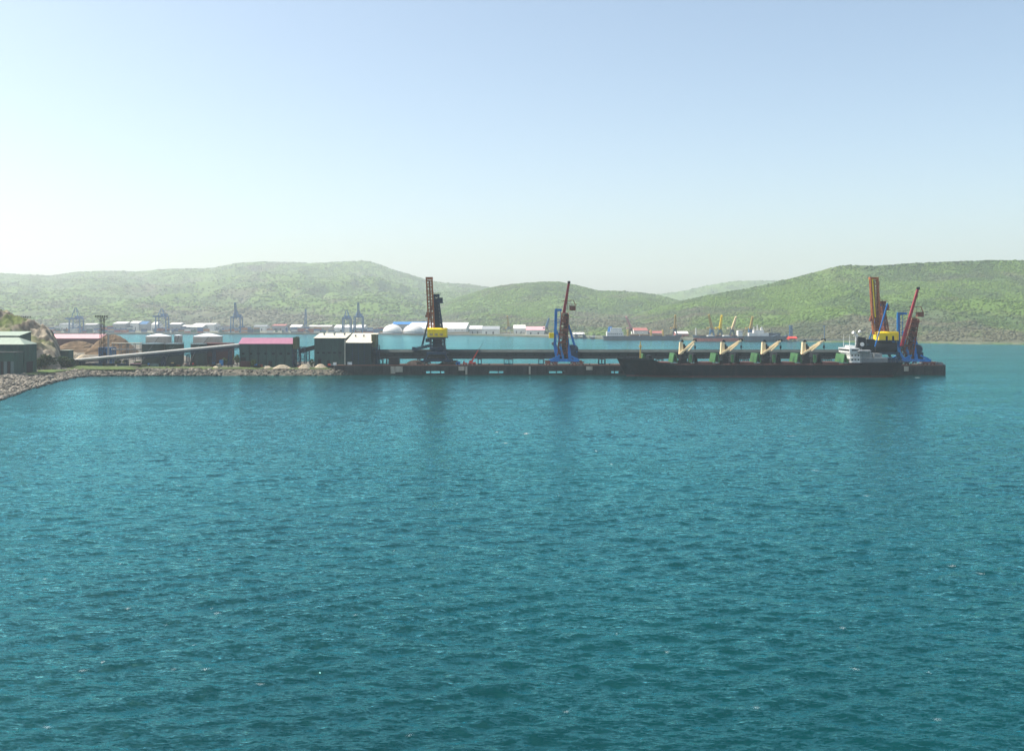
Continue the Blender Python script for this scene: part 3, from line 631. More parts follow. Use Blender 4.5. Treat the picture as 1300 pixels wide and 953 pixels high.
r4 = loader_b(1155, 'ship loader with bright red boom leaning right, nearest the seaward end of pier',
    (1165.6, 366), (1144.5, 439), (1150, 455), (1161, 404), 7.0, 4.2, (1140.5, 397.5, 1151, 1140.5, 440, 1140.8), (1158.5, 420, 1169.5, 455), (1167, 396), brace=(1133, 432, 1147, 456))

# ---- small things on the pier
def heap(name, px, Y, base, wx, wy, h, mat, lab, cat, seed=0, grp=None):
    gg = np.random.default_rng(seed); n = 26; m = 14; vs = []; fs = []
    for j in range(m):
        q = j/(m-1)
        for i in range(n):
            t = 2*math.pi*i/n; rr = 1 - q
            z = h*math.sin(q*1.5708)**1.05*(1 + .12*math.sin(3*t+seed)*rr) ; k = 1 + (.12*math.sin(2*t+seed) + gg.uniform(-.05, .05))
            vs.append((wx*rr*k*math.cos(t), wy*rr*k*math.sin(t), z + gg.uniform(-.03, .03)*h*(j > 0)))
        if j: fs += [((j-1)*n+i, (j-1)*n+(i+1) % n, j*n+(i+1) % n, j*n+i) for i in range(n)]
    X = PX(px, Y); o = MB().add([(X+x, Y+y, base+z-.05) for x, y, z in vs], fs).build(name, mat, None); return tag(o, lab, cat, grp)
for i, (px, wx, h, lab) in enumerate(((527,7.5,3.2,'low dark scrap heap left of the ship loader with the yellow house on the gallery'),(568,7,3.0,'dark scrap heap right of the ship loader with the box house, near blue bin'))):
    heap('scrap_heap', px, YG-6, DK, wx, 4, h, 'coal', lab, 'heap', i+3)
def mini_shed(px0, px1, py0, Y, z0, dep, mat, roof, name, lab, cat):
    x0, x1 = PX(px0, Y), PX(px1, Y); z1 = PZ(py0, Y); t = thing(name, ((x0+x1)/2, Y, z0), lab, cat)
    part(MB().box(x0, x1, Y, Y+dep, z0, z1), 'wall', mat, t); part(MB().box(x0-.2, x1+.2, Y-.3, Y+dep+.3, z1, z1+.25), 'roof', roof, t)
    part(MB().box(x0+(x1-x0)*.35, x0+(x1-x0)*.6, Y-.04, Y-.003, z0, z0+(z1-z0)*.7), 'door', 'black', t); return t
mini_shed(493, 506.5, 454.5, 659, DK, 5, 'black', 'black', 'storage_shed', 'small black flat roofed shed on the pier below the conveyor gallery', 'shed')
mini_shed(578.5, 584, 459.5, 659, DK, 3, 'bluehi', 'blue', 'storage_bin', 'small blue steel bin on pier next to the red mobile crane', 'bin')
Y = 660.0
mc = thing('mobile_crane', (PX(599, Y), Y, DK), 'small red mobile crane with raised telescopic boom on the pier', 'mobile crane')
b = MB().box(PX(595, Y), PX(604, Y), Y-1.3, Y+1.3, DK+.9, DK+1.9); b.box(PX(596, Y), PX(599, Y), Y-1.2, Y+1.2, DK+1.9, DK+3.1); part(b, 'chassis', 'red', mc)
for px in (596, 598, 601, 603):
    for dy in (-1.2, .8): part(MB().tube((PX(px, Y), Y+dy, DK+.55), (PX(px, Y), Y+dy+.4, DK+.55), .55, n=12), 'wheel', 'black', mc)
part(MB().bar(P(598, 460.5, Y), P(607, 444.5, Y), 1.15, 1.0, .75), 'boom', 'red', mc); part(MB().bar(P(607, 444.5, Y), P(613.5, 435.5, Y), .3, .3), 'jib', 'grey', mc)
tr = thing('truck', (PX(590, Y-1), Y-1, DK), 'small red truck parked on pier left of the red mobile crane', 'truck')
b = MB().box(PX(588, Y), PX(593, Y), Y-2, Y, DK+.8, DK+1.5); part(b, 'body', 'red', tr); cbn = part(MB().box(PX(588.2, Y), PX(590, Y), Y-1.95, Y-.05, DK+1.5, DK+2.6), 'cab', 'red', tr)
part(MB().box(PX(588.4, Y), PX(589.7, Y), Y-1.98, Y-1.9, DK+1.8, DK+2.4), 'window', 'glass', cbn)
for px in (588.8, 592): part(MB().tube((PX(px, Y), Y-2.05, DK+.5), (PX(px, Y), Y-1.6, DK+.5), .5, n=12), 'wheel', 'black', tr)

# ================================================================== BULK CARRIER
YS = 642.0
def sx(px, y=YS): return PX(px, y)
bowX, sternX = sx(783, YS), sx(1141, YS); Ls = sternX-bowX
ship = thing('bulk_carrier', ((bowX+sternX)/2, YS, 0), 'long black bulk carrier moored at the pier with four cream deck cranes', 'cargo ship')
def sheer(u):   # deck height along the hull, u = 0 bow .. 1 stern
    if u < .125: return 11.6 - 6*u
    if u < .15: return 10.85 - (u-.125)/.025*1.6
    if u < .20: return 9.2 - (u-.15)/.05*1.2
    if u > .84: return 8.0 + min(1, (u-.84)/.015)*1.3
    return 8.0
def halfb(u, lev):  # half breadth, lev 0 keel line .. 1 deck
    f0 = (.0 + .055*(1-lev)); e = max(0.0, (u-f0)/(.14 + .06*(1-lev))); f = min(1, e)**.62 if e > 0 else 0
    a = 1 if u < .86 else 1 - ((u-.86)/.14)**2*(.30 + .60*(1-lev))
    return 11.0*f*a
U = [0,.004,.012,.022,.035,.05,.07,.09,.11,.1249,.126,.15,.17,.20,.25,.32,.42,.55,.68,.78,.839,.856,.88,.91,.94,.97,.985,1.0]
def loft(zf, levs):
    b = MB(); vs = []; nl = len(levs)
    for u in U:
        for s in (-1, 1):
            for lv in levs:
                z = zf(u, lv); k = max(0, min(1, (z+1.5)/(sheer(u)+1.5)))
                rake = 0.0 if u > .3 else (1-k)*7.0*(1-u/.3); st = (1-k)*5.0*max(0, (u-.93)/.07)
                vs.append((bowX + u*Ls + rake - st, YS + s*max(.03, halfb(u, k)), z))
    fs = []
    for i in range(len(U)-1):
        for s in (0, 1):
            for l in range(nl-1):
                a = (i*2+s)*nl+l; c = ((i+1)*2+s)*nl+l; fs.append((a, c, c+1, a+1) if s == 0 else (c, a, a+1, c+1))
        a = i*2*nl+nl-1; c = (i+1)*2*nl+nl-1; fs.append((a, c, c+nl, a+nl))
    a = (len(U)-1)*2*nl
    for l in range(nl-1): fs.append((a+l, a+nl+l, a+nl+l+1, a+l+1))
    return b.add(vs, fs)
part(loft(lambda u, l: .9 + l*(sheer(u)-.9), [0, .2, .4, .6, .8, 1]), 'hull', 'hull', ship)
part(loft(lambda u, l: -1.5 + l*2.398, [0, .5, 1]), 'boot_stripe', 'boot', ship)
# deck cover, bulwark, hatch coamings
part(MB().box(bowX+.20*Ls, bowX+.835*Ls, YS-10.6, YS+10.6, 8.003, 8.05), 'deck', 'deckred', ship)
b = MB()
for k in range(1, 12):
    u0, u1 = (k-1)/11*.122+.002, k/11*.122+.002
    for s in (-1, 1):
        q0 = (bowX+u0*Ls, YS+s*max(.1, halfb(u0, 1)), sheer(u0)); q1 = (bowX+u1*Ls, YS+s*halfb(u1, 1), sheer(u1)); b.bar((q0[0], q0[1], q0[2]+.4), (q1[0], q1[1], q1[2]+.4), .15, .9)
part(b, 'bulwark', 'hull', ship)
pxs = [(866.5, 882), (919.5, 940.5), (970.5, 990.5), (1022, 1045.5)]
ped = [sx(p) for p, q in [(866.5,0),(919,0),(971,0),(1022,0)]]
b = MB()
for s in (-1, 1):
    b.bar((bowX+.16*Ls, YS+s*10.4, 9.1), (bowX+.835*Ls, YS+s*10.4, 9.1), .08)
    b.bar((bowX+.16*Ls, YS+s*10.4, 8.6), (bowX+.835*Ls, YS+s*10.4, 8.6), .06)
    for k in range(90): x = bowX+(.16+.675*k/89)*Ls; b.bar((x, YS+s*10.4, 8), (x, YS+s*10.4, 9.1), .07)
part(b, 'railing', 'deckred', ship)
hatches = [(sx(826), ped[0]-9)] + [(ped[i]+9, ped[i+1]-9) for i in range(3)] + [(ped[3]+9, sx(1060))]
for x0, x1 in hatches: part(MB().box(x0, x1, YS-8, YS+8, 8.05, 9.4), 'hatch_coaming', 'deckred', ship)
for i, X in enumerate(ped):
    # upright folded hatch covers either side of each crane
    for s, side in ((-1, 'fore'), (1, 'aft')):
        x = X + s*(4.6 if s < 0 else 5.0)
        for k in (0, 1):
            xb = x + s*(k*3.0); xt = x + s*(1.5 + (k-.5)*.9); b = MB()
            b.hexa([(xb-.35,YS-8.4,9.2),(xb+.35,YS-8.4,9.2),(xb+.35,YS+8.4,9.2),(xb-.35,YS+8.4,9.2)], [(xt-.35,YS-8.4,14.9),(xt+.35,YS-8.4,14.9),(xt+.35,YS+8.4,14.9),(xt-.35,YS+8.4,14.9)])
            h_ = part(b, 'hatch_cover', 'shipgreen' if s < 0 else 'black', ship)
            b = MB()
            for q in range(4):
                f_ = q/3; xx = xb + (xt-xb)*f_ + s*.42
                b.bar((xx, YS-8.3, 9.4+5.3*f_), (xx, YS+8.3, 9.4+5.3*f_), .25)
            part(b, 'stiffener', 'shipgreen' if s < 0 else 'black', h_)
    b = MB(); b.box(X-2.0, X+2.2, YS-3.6, YS+3.6, 8.05, 11.6); b.box(X-3.6, X-2.1, YS-7.5, YS-2.5, 8.05, 10.6); b.box(X+2.2, X+4.0, YS-6.5, YS-1, 8.05, 9.9)
    b.box(X-1.0, X+3.4, YS-2, YS+2, 11.6, 12.4); part(b, 'mast_house', 'black', ship)
    for px_, m_ in ((3.4, 'shipgreen'),): part(MB().box(X+px_-.8, X+px_+1.0, YS-9.6, YS-8.7, 9.5, 14.2), 'ventilator', m_, ship)
    cr = part(MB().lathe((X, YS, 11.6), [(1.9,0),(1.7,3.0),(1.55,3.2)], 18), 'deck_crane', 'black', ship)
    zt, zb = 39.4-(432.6-400)*YS/F, 39.4-(449.5-400)*YS/F
    b = MB(); b.hexa([(X-2.4,YS-1.6,zb),(X+.3,YS-1.6,zb),(X+.3,YS+1.6,zb),(X-2.4,YS+1.6,zb)], [(X-1.9,YS-1.2,zt-.8),(X+.1,YS-1.2,zt-.8),(X+.1,YS+1.2,zt-.8),(X-1.9,YS+1.2,zt-.8)]); part(b, 'crane_house', 'cream', cr)
    b = MB(); b.box(X-1.0, X+.8, YS-1.0, YS+1.0, zt-.8, zt); b.tube((X-.2, YS-.9, zt+.1), (X-.2, YS+.9, zt+.1), .6, n=10); b.box(X+.32, X+2.3, YS-1.3, YS+1.3, zb+1.0, zb+5.3); b.box(X+.3, X+1.3, YS-1.3, YS+1.3, zb+5.2, zb+6.6)
    part(b, 'winch_head', 'black', cr)
    jx = sx(pxs[i][1]); jz = PZ(432.6 if i in (0,2) else 432.0, YS); base = Vector((X-1.9, YS-2.3, zb+.3))
    for dy in (-2.4, 2.4): part(MB().bar(Vector((X-2.0, YS+dy, zb+.3)), Vector((jx, YS+dy*.55, jz)), .95, 1.25, .75), 'jib', 'cream', cr)
    b = MB()
    for k in range(1, 9):
        q = k/9; b.bar((X-1.8+(jx-X+1.8)*q, YS-1.5+.6*q, zb+.3+(jz-zb-.3)*q), (X-1.8+(jx-X+1.8)*q, YS+1.5-.6*q, zb+.3+(jz-zb-.3)*q), .25)
    part(b, 'jib_bracing', 'cream', cr)
    part(MB().box(jx-1.0, jx+1.1, YS-1.2, YS+1.2, jz-.5, jz+1.1), 'jib_head', 'black', cr)
    b = MB(); b.bar((jx+.2, YS, jz-.4), (jx+.2, YS, jz-3.2), .16); b.box(jx-.3, jx+.7, YS-.4, YS+.4, jz-5.0, jz-3.2); b.bar((jx, YS, jz-5), (jx+.5, YS, jz-5.8), .3); part(b, 'hook', 'black', cr)
    b = MB()
    for dy in (-.5, .5): b.bar((X-.2, YS+dy, zt+.3), (jx, YS+dy, jz+.5), .1)
    part(b, 'cable', 'black', cr)
    # counter boom tail (second short cream arm by the cab)
    part(MB().bar((X+3.2, YS-3.2, zb+2.2), (X+3.2+(jx-X)*.50, YS-2.4, zb+2.2+(jz-zb)*.52), .7, .6), 'luffing_arm', 'cream', cr)
# one more upright pair in front of the bridge and one at the foredeck
for x, lab in ((sx(1071), None), (sx(819), None)):
    for k in (0, 1):
        w_ = 8.4 if x > 150 else 5.0
        b = MB().hexa([(x-k*2.8-.35,YS-w_,9.2),(x-k*2.8+.35,YS-w_,9.2),(x-k*2.8+.35,YS+w_,9.2),(x-k*2.8-.35,YS+w_,9.2)], [(x-1.6-.2*k-.35,YS-w_,14.7),(x-1.6-.2*k+.35,YS-w_,14.7),(x-1.6-.2*k+.35,YS+w_,14.7),(x-1.6-.2*k-.35,YS+w_,14.7)])
        part(b, 'hatch_cover', 'shipgreen', ship)
# foremast and forecastle gear
fm = sx(813); b = MB(); b.bar((fm, YS, 10.6), (fm, YS, PZ(436, YS)), 1.0, 1.0, .6); b.box(fm-.8, fm+.8, YS-.8, YS+.8, PZ(441, YS), PZ(438.4, YS)); b.bar((fm, YS, PZ(436, YS)), (fm, YS, PZ(433.5, YS)), .5); part(b, 'foremast', 'craneyellow', ship)
b = MB()
for px in (797, 800.5, 804, 807.5): b.box(sx(px)-.7, sx(px)+.7, YS-3, YS+3, 11, 12.3); b.bar((sx(px), YS-2, 12), (sx(px)+.8, YS-2, 14.2), .2)
b.box(sx(803), sx(811), YS-5, YS+5, 10.6, 11.9); b.box(sx(822), sx(826), YS-5, YS+5, 8.5, 13.6); part(b, 'windlass', 'black', ship)
# accommodation block
ax = sx(1073); zb = 8.05; z1 = PZ(441.5, YS)
acc = part(MB().box(ax, ax+6.5, YS-9.2, YS+9.2, zb+1.2, z1-3.0), 'accommodation', 'white', ship)
part(MB().hexa([(ax-.6,YS-10.6,z1-3),(ax+5.6,YS-10.6,z1-3),(ax+5.6,YS+10.6,z1-3),(ax-.6,YS+10.6,z1-3)], [(ax-.9,YS-10.8,z1),(ax+5.6,YS-10.8,z1),(ax+5.6,YS+10.8,z1),(ax-.9,YS+10.8,z1)]), 'bridge', 'white', acc)
b = MB().box(ax-.95, ax-.85, YS-9.9, YS+9.9, z1-1.6, z1-.7); b.box(ax+.6, ax+5, YS-10.86, YS-10.7, z1-1.6, z1-.7)
for lv in range(3):
    for k in range(3): b.box(ax+.9+k*2, ax+1.9+k*2, YS-9.26, YS-9.15, zb+2.6+lv*2.7, zb+3.5+lv*2.7)
    for k in range(8): b.box(ax-.06, ax+.05, YS-8.2+k*2.2, YS-7.3+k*2.2, zb+2.6+lv*2.7, zb+3.5+lv*2.7)
part(b, 'windows', 'glass', acc)
b = MB()
for lv in range(4): b.box(ax-.3, ax+7.4, YS-10.3, YS-9.21, zb+1.2+lv*2.7, zb+1.34+lv*2.7); b.bar((ax-.3, YS-10.2, zb+2.3+lv*2.7), (ax+7.4, YS-10.2, zb+2.3+lv*2.7), .08)
for k in range(7): b.bar((ax-.2+k*1.15, YS-10.2, zb+1.2), (ax-.2+k*1.15, YS-10.2, zb+10.4), .09)
part(b, 'side_decks', 'white', acc)
b = MB().box(ax+1, ax+5, YS-3.5, YS+3.5, z1, z1+1.6); part(b, 'monkey_island', 'white', acc)
for px, py, w_ in ((1071, 424.5, .22), (1078.5, 425, .22)): part(MB().bar(P(px, 440, YS), P(px, py, YS), w_+.1, None, w_*.6), 'aerial', 'white', acc)
b = MB().lattice(P(1087.5, 441, YS), P(1087.5, 424, YS), 1.6, 1.4, 6, .22, .8, .8, br=.14); b.bar(P(1083.5, 426.5, YS), P(1091, 426.5, YS), .35); b.bar(P(1085, 431.5, YS), P(1090, 431.5, YS), .3); rm = part(b, 'radar_mast', 'white', acc)
b = MB(); q = P(1085.5, 423.5, YS); b.tube(q, q+Vector((-1.6,-.6,.9)), .8, 1.0, 12); q = P(1090, 422, YS); b.tube(q, q+Vector((1.2,-.6,1.0)), .8, 1.0, 12); part(b, 'radar_dish', 'white', rm)
fx = sx(1092); b = MB().hexa([(fx-2.6,YS-2.6,zb+6),(fx+3.6,YS-2.6,zb+6),(fx+3.6,YS+2.6,zb+6),(fx-2.6,YS+2.6,zb+6)], [(fx-1.8,YS-2.2,zb+17.5),(fx+2.8,YS-2.2,zb+16.8),(fx+2.8,YS+2.2,zb+16.8),(fx-1.8,YS+2.2,zb+17.5)]); fn = part(b, 'funnel', 'black', ship)
part(MB().tube((fx+.4, YS-2.75, zb+12.6), (fx+.4, YS-2.3, zb+12.6), 1.3, n=18), 'funnel_badge', 'white', fn)
b = MB().box(ax+7.5, ax+24, YS-8.5, YS+8.5, 9.3, 12.2); b.box(ax+8, ax+15, YS-7, YS+7, 12.2, 15.2); b.box(ax+17, ax+22, YS-5, YS+5, 12.2, 14.8); part(b, 'aft_house', 'grey', ship)
b = MB()
for k in range(6): b.box(ax+12.4+k*2.2, ax+13.2+k*2.2, YS-8.56, YS-8.45, 11, 11.8)
for k in range(22): b.bar((ax+11+k*1.5, YS-9.6, 9.3), (ax+11+k*1.5, YS-9.6, 10.5), .09)
b.bar((ax+11, YS-9.6, 10.5), (ax+43, YS-9.6, 10.5), .1); part(b, 'aft_railing', 'grey', ship)
q = Vector((ax+8.5, YS-10.6, 16.4)); b = MB().tube(q+Vector((-3.4,0,0)), q+Vector((3.4,0,0)), 1.05, n=12); b.tube(q+Vector((-4.4,0,.2)), q+Vector((-3.4,0,0)), .4, 1.05, 12); b.tube(q+Vector((3.4,0,0)), q+Vector((4.4,0,.2)), 1.05, .4, 12); part(b, 'lifeboat', 'grey', ship)
b = MB()
for k in range(30):
    x = g.uniform(ax+22, sternX-3); s = g.uniform(.3, 1.3); b.box(x-s, x+s, YS+g.uniform(-8, 2), YS+g.uniform(2.1, 7), 9.3, 9.6+g.random()*2.6)
part(b, 'stern_gear', 'navy', ship)
# seaward pier head equipment
b = MB()
for k in range(26):
    x = PX(g.uniform(1172, 1200), YP0+6); s = g.uniform(.3, 1.2); b.box(x-s, x+s, YP0+2+g.random()*8, YP0+12+g.random()*5, DK, DK+.4+g.random()*1.7)
part(b, 'mooring_gear', 'grey', pier)
part(MB().bar(P(1183, 463, YP0+4), P(1183, 456, YP0+4), .2), 'light_post', 'grey', pier)

# ================================================================== NEAR LAND
GZ = 4.2
WL = [(-150,230),(-188,300),(-210,370),(-232,452),(-245,500),(-259.5,556),(-270,604),(-274,628),(-271,638),(-258,643.5),(-230,646.5),(-190,647),(-150,648),(-118,650),(-100,656),(-99,690),(-102,745)]
TP = [(-250,230),(-262,330),(-276,440),(-290,565),(-298,600),(-301,628),(-297,648),(-289,657),(-280,660),(-262,658),(-230,656.5),(-190,657),(-150,657),(-112,657),(-106,660),(-105,690),(-107,741)]
g2 = random.Random(9)
def dens(pts, k):
    out = []
    for a, b in zip(pts[:-1], pts[1:]):
        for i in range(k): out.append((a[0]+(b[0]-a[0])*i/k, a[1]+(b[1]-a[1])*i/k))
    return out + [pts[-1]]
wl = dens(WL, 6); tp = dens(TP, 6); wl = [(x+g2.uniform(-1, 1), y+g2.uniform(-.9, .9)) for x, y in wl]
back = [(-170,765),(-255,800),(-300,900),(-420,1200),(-1100,1200),(-1100,230)]
b = MB(); n = len(wl); nr_ = 5; vs = []
for j in range(nr_+1):
    q = j/nr_
    for i in range(n):
        x = wl[i][0]*(1-q)+tp[i][0]*q; y = wl[i][1]*(1-q)+tp[i][1]*q
        z = -1.2 + (GZ+1.2)*(q**.6) + (g2.uniform(-.25, .25) if 0 < j < nr_ else 0); vs.append((x, y, z))
fs = [(j*n+i+1, j*n+i, (j+1)*n+i, (j+1)*n+i+1) for j in range(nr_) for i in range(n-1)]
tag(b.add(vs, fs).build('shore_bank', M['bank']), kind='structure')
tag(MB().add([(x, y, GZ) for x, y in tp] + [(x, y, GZ) for x, y in back], [tuple(range(n+len(back)))]).build('ground', M['yard']), kind='structure')
tag(MB().add([(x, y, z) for x, y in [tp[-1]]+back for z in (-2, GZ)], [(2*i, 2*i+1, 2*i+3, 2*i+2) for i in range(len(back))]).build('shore_edge', M['yard']), kind='structure')

# grass banks: low uneven mounds along the front of the yard
def mound(x0, x1, y0, y1, h, seed, nx=60, ny=14):
    xs = np.linspace(x0, x1, nx); ys = np.linspace(y0, y1, ny); X, Y = np.meshgrid(xs, ys)
    u = (X-x0)/(x1-x0); v = (Y-y0)/(y1-y0); e = np.clip(np.minimum(u, 1-u)*9, 0, 1)*np.sin(np.pi*np.clip(v, 0, 1))**.6
    Z = GZ - .25 + e*h*(.45 + .9*fbm(X/9, Y/7, 4, seed)) + .05*rng.random(X.shape)
    o = np_mesh('grass', np.stack([X, Y, Z], -1).reshape(-1, 3), grid_faces(ny, nx), M['grass']); tag(o, kind='stuff')
mound(-296, -246, 650, 668, 1.9, 1); mound(-252, -150, 655.5, 664, 1.3, 2); mound(-160, -118, 656, 662, .9, 3); mound(-258, -196, 668, 680, .7, 5); mound(-304, -285, 590, 655, .8, 6, 20, 50)
# rubble bank boulders
def rock_mesh(seed):
    gg = np.random.default_rng(seed); v = ICO_V*gg.uniform(.72, 1.2, (12, 1)); v *= np.array([1, gg.uniform(.7, 1), gg.uniform(.55, .8)])
    me = bpy.data.meshes.new('boulder'); me.from_pydata([tuple(q) for q in v], [], [tuple(int(i) for i in f) for f in ICO_F]); me.materials.append(M['rock'] if seed % 3 else M['rockdark']); me.update(); return me
rms = [rock_mesh(k) for k in range(9)]
spots = []
for k in range(3300):
    i = g2.randrange(12, 66 if k < 2600 else 88); q = g2.random()**.9*1.08 - .04
    if 50 < i and q > .9: continue
    t = g2.random(); i2 = min(i+1, n-1); q = max(q, .12)
    xw = wl[i][0]*(1-t)+wl[i2][0]*t; yw = wl[i][1]*(1-t)+wl[i2][1]*t; xt = tp[i][0]*(1-t)+tp[i2][0]*t; yt = tp[i][1]*(1-t)+tp[i2][1]*t
    z = -1.2 + (GZ+1.2)*(q**.6); spots.append((xw*(1-q)+xt*q, yw*(1-q)+yt*q, z+.15, g2.uniform(.55, 1.5) if k < 2600 else g2.uniform(.35, .95)))
inv = [p for p in spots if -6 < 650+F*p[0]/p[1]]
inv.sort(key=lambda p: p[1]/p[3])
for x, y, z, s in inv[:292]:
    o = bpy.data.objects.new('boulder', g2.choice(rms)); col.objects.link(o); o.location = (x, y, z); o.scale = (s*1.15, s*1.15, s*1.15); o.rotation_euler = (g2.uniform(-.4, .4), g2.uniform(-.4, .4), g2.uniform(0, 6.3))
    tag(o, 'grey tan boulder on the sloping rubble shore bank at the left edge', 'boulder', 'boulders on the rubble shore bank')
rest = inv[290:] + [p for p in spots if -6 >= 650+F*p[0]/p[1]]
c = np.array([[x, y, z] for x, y, z, s in rest]); rr = np.array([s for x, y, z, s in rest]); fr_ = (c[:, 1] > 632); pick = rng.random(len(c))
for sel, mt_ in ((~fr_ & (pick < .6), 'rock'), (~fr_ & (pick >= .6), 'rockmid'), (fr_ & (pick < .16), 'rock'), (fr_ & (pick >= .16) & (pick < .5), 'rockmid'), (fr_ & (pick >= .5), 'rockdark')):
    v, f = blobs(c[sel], rr[sel]*1.1, .7, rng); o = np_mesh('rubble', v, f, M[mt_], None, False); tag(o, kind='stuff')
# rock hill behind the sheds
ys = np.linspace(640, 800, 170); pa = np.linspace(-560, 78, 300); PXg, Y = np.meshgrid(pa, ys); X = (PXg-650)*Y/F
top = H + (HZ - np.interp(PXg + 5*(fbm(Y/9, Y/9, 3, 66)-.5), [-560,-300,-80,-10,8,16,30,44,56,64,70,76,80], [396,392,392,397,400,405.5,409.5,412.5,419,426,434,448,468]))*700/F
e = np.clip((Y-641)/40, 0, 1)**.5*np.clip((800-Y)/70, 0, 1)**.7
rg = lambda a, b, sd_: 1-np.abs(2*fbm(X/a, Y/b, 5, sd_)-1)
crag = (rg(17, 13, 61)-.75)*11 + (rg(6, 5, 71)-.75)*4.5 + (fbm(X/2.6, Y/2.6, 3, 72)-.5)*2.0
Z = 3.0 + (top-3.0)*e + crag*np.sqrt(np.clip(e, 0, 1))*np.clip((top-6)/16, 0, 1); Z = np.where(top < 3, 1, Z)
gk = np.clip((fbm(X/13, Y/13, 5, 62)-.47)*7, 0, 1)*np.clip((Z-14)/14, 0, 1)
cc = np.array([.24,.205,.155])[None]*(1-gk.ravel()[:, None])*(np.clip(.5+2.6*(fbm(X/4, Y/4, 5, 63)-.38), .25, 1.5)).ravel()[:, None] + np.array([.10,.13,.035])[None]*gk.ravel()[:, None]
o = np_mesh('rock_hill', np.stack([X, Y, Z], -1).reshape(-1, 3), grid_faces(*X.shape), attr_mat('hill rock and turf'), np.concatenate([cc, np.ones((len(cc), 1))], 1), False); tag(o, kind='structure')

# ------------------------------------------------------------------ buildings of the terminal
def hall(name, lab, cat, px0, px1, Yf, Yb, pe, pr, z0, wm, rm, mode='gable', wins=0, doors=(), group=None, vents=0, par=None, wrow=None):
    x0, x1 = PX(px0, Yf), PX(px1, Yf); ze = PZ(pe, Yf); ym = (Yf+Yb)/2 if mode == 'gable' else Yb; zr = PZ(pr, ym)
    t = par or thing(name, ((x0+x1)/2, (Yf+Yb)/2, z0), lab, cat, group)
    zb_ = ze if mode == 'gable' else zr; b = MB()
    if mode == 'gable': prof = [(Yf,z0),(Yb,z0),(Yb,ze),(ym,zr),(Yf,ze)]
    else: prof = [(Yf,z0),(Yb,z0),(Yb,zr),(Yf,ze)]
    k = len(prof); b.add([(x0,y,z) for y, z in prof] + [(x1,y,z) for y, z in prof], [tuple(range(k)), tuple(range(2*k-1, k-1, -1))] + [(i, i+k, (i+1) % k + k, (i+1) % k) for i in range(k)])
    w_ = part(b, 'wall', wm, t); o_ = .5; th = .25; b = MB(); sl = (zr-ze)/(ym-Yf)
    def slab(ya, za, yb, zb2): b.hexa([(x0-o_,ya,za+.01),(x1+o_,ya,za+.01),(x1+o_,yb,zb2+.01),(x0-o_,yb,zb2+.01)], [(x0-o_,ya,za+th),(x1+o_,ya,za+th),(x1+o_,yb,zb2+th),(x0-o_,yb,zb2+th)])
    slab(Yf-o_, ze-sl*o_, ym, zr)
    if mode == 'gable': slab(ym, zr, Yb+o_, ze-sl*o_)
    r_ = part(b, 'roof', rm, t)
    for k in range(wins):
        x = x0 + (x1-x0)*(k+.5)/wins; zz = z0 + (ze-z0)*(wrow or .62); s = min(.9, (x1-x0)/wins*.25)
        part(MB().box(x-s, x+s, Yf-.05, Yf-.004, zz, zz+min(1.3, (ze-z0)*.2)), 'window', 'glass', t)
    for a, c_, hh in doors: part(MB().box(x0+(x1-x0)*a, x0+(x1-x0)*c_, Yf-.08, Yf-.004, z0, z0+(ze-z0)*hh), 'door', 'black', t)
    for k in range(vents):
        q = (k+.6)/vents; x = x0+(x1-x0)*q; yv = Yf+(ym-Yf)*.6; zv = ze+(zr-ze)*.6; part(MB().lathe((x, yv, zv), [(.5,0),(.5,1.0),(.8,1.1),(.6,1.6)], 10), 'vent', 'grey', t)
    return t, (x0, x1, Yf, Yb, ze, zr)
t, _ = hall('loading_shed', 'long dark green shed with pink roof on the stony shore', 'shed', 304, 371, 662, 678, 436.3, 429.2, GZ, 'greenclad', 'pinkroof', wins=7, doors=((.02,.12,.45),(.55,.62,.3)), wrow=.55)
x0 = PX(304, 660); part(MB().box(x0+.5, x0+7, 659.6, 661.9, GZ, GZ+4.6), 'lean_to', 'maroon', t)
for q in (.18, .34, .5, .68, .85): part(MB().box(x0+35*q-.2, x0+35*q+.2, 661.5, 661.95, GZ, 20), 'pilaster', 'greenclad2', t)
t, _ = hall('crusher_building', 'tall dark green corrugated building with cream roof at the root of the pier', 'building', 399, 438.5, 668, 690, 429.3, 423.2, GZ, 'greenclad', 'creamroof', mode='mono', wins=0, doors=((.12,.22,.3),(.4,.5,.25)), vents=3)
hall('', '', '', 438.8, 471, 656, 690, 435.2, 423.2, GZ, 'greenclad2', 'creamroof', mode='mono', par=t, vents=3, doors=((.1,.25,.2),))
x = PX(438.9, 656); part(MB().box(x-.9, x-.02, 655.2, 656.4, GZ, PZ(431, 656)), 'corner_post', 'concrete', t)
for q in (.12,.3,.48,.66,.84): part(MB().box(PX(399+39*q, 668)-.9, PX(399+39*q, 668)+.9, 667.93, 667.996, 13.6, 14.7), 'window', 'glass', t)
for q in (.25,.5,.75): part(MB().box(PX(440+30*q, 656)-.25, PX(440+30*q, 656)+.25, 655.6, 655.99, GZ, 20.6), 'downpipe', 'navy', t)
b = MB(); xa, xb = PX(471.4, 660), PX(478, 660); zt_ = PZ(424.5, 660)
part(MB().box(xa, xb-.4, 660, 672, PZ(441, 660), zt_), 'stair_head', 'olive', t)
b.lattice(((xa+xb)/2, 662, GZ), ((xa+xb)/2, 662, PZ(441, 660)), xb-xa, 4, 7, .35, br=.2, side=(1,0,0)); b.lattice(((xa+xb)/2+2.6, 662, GZ), ((xa+xb)/2+2.6, 662, PZ(438, 660)), 1.6, 3, 8, .25, br=.15, side=(1,0,0)); part(b, 'stair_tower', 'navy', t)
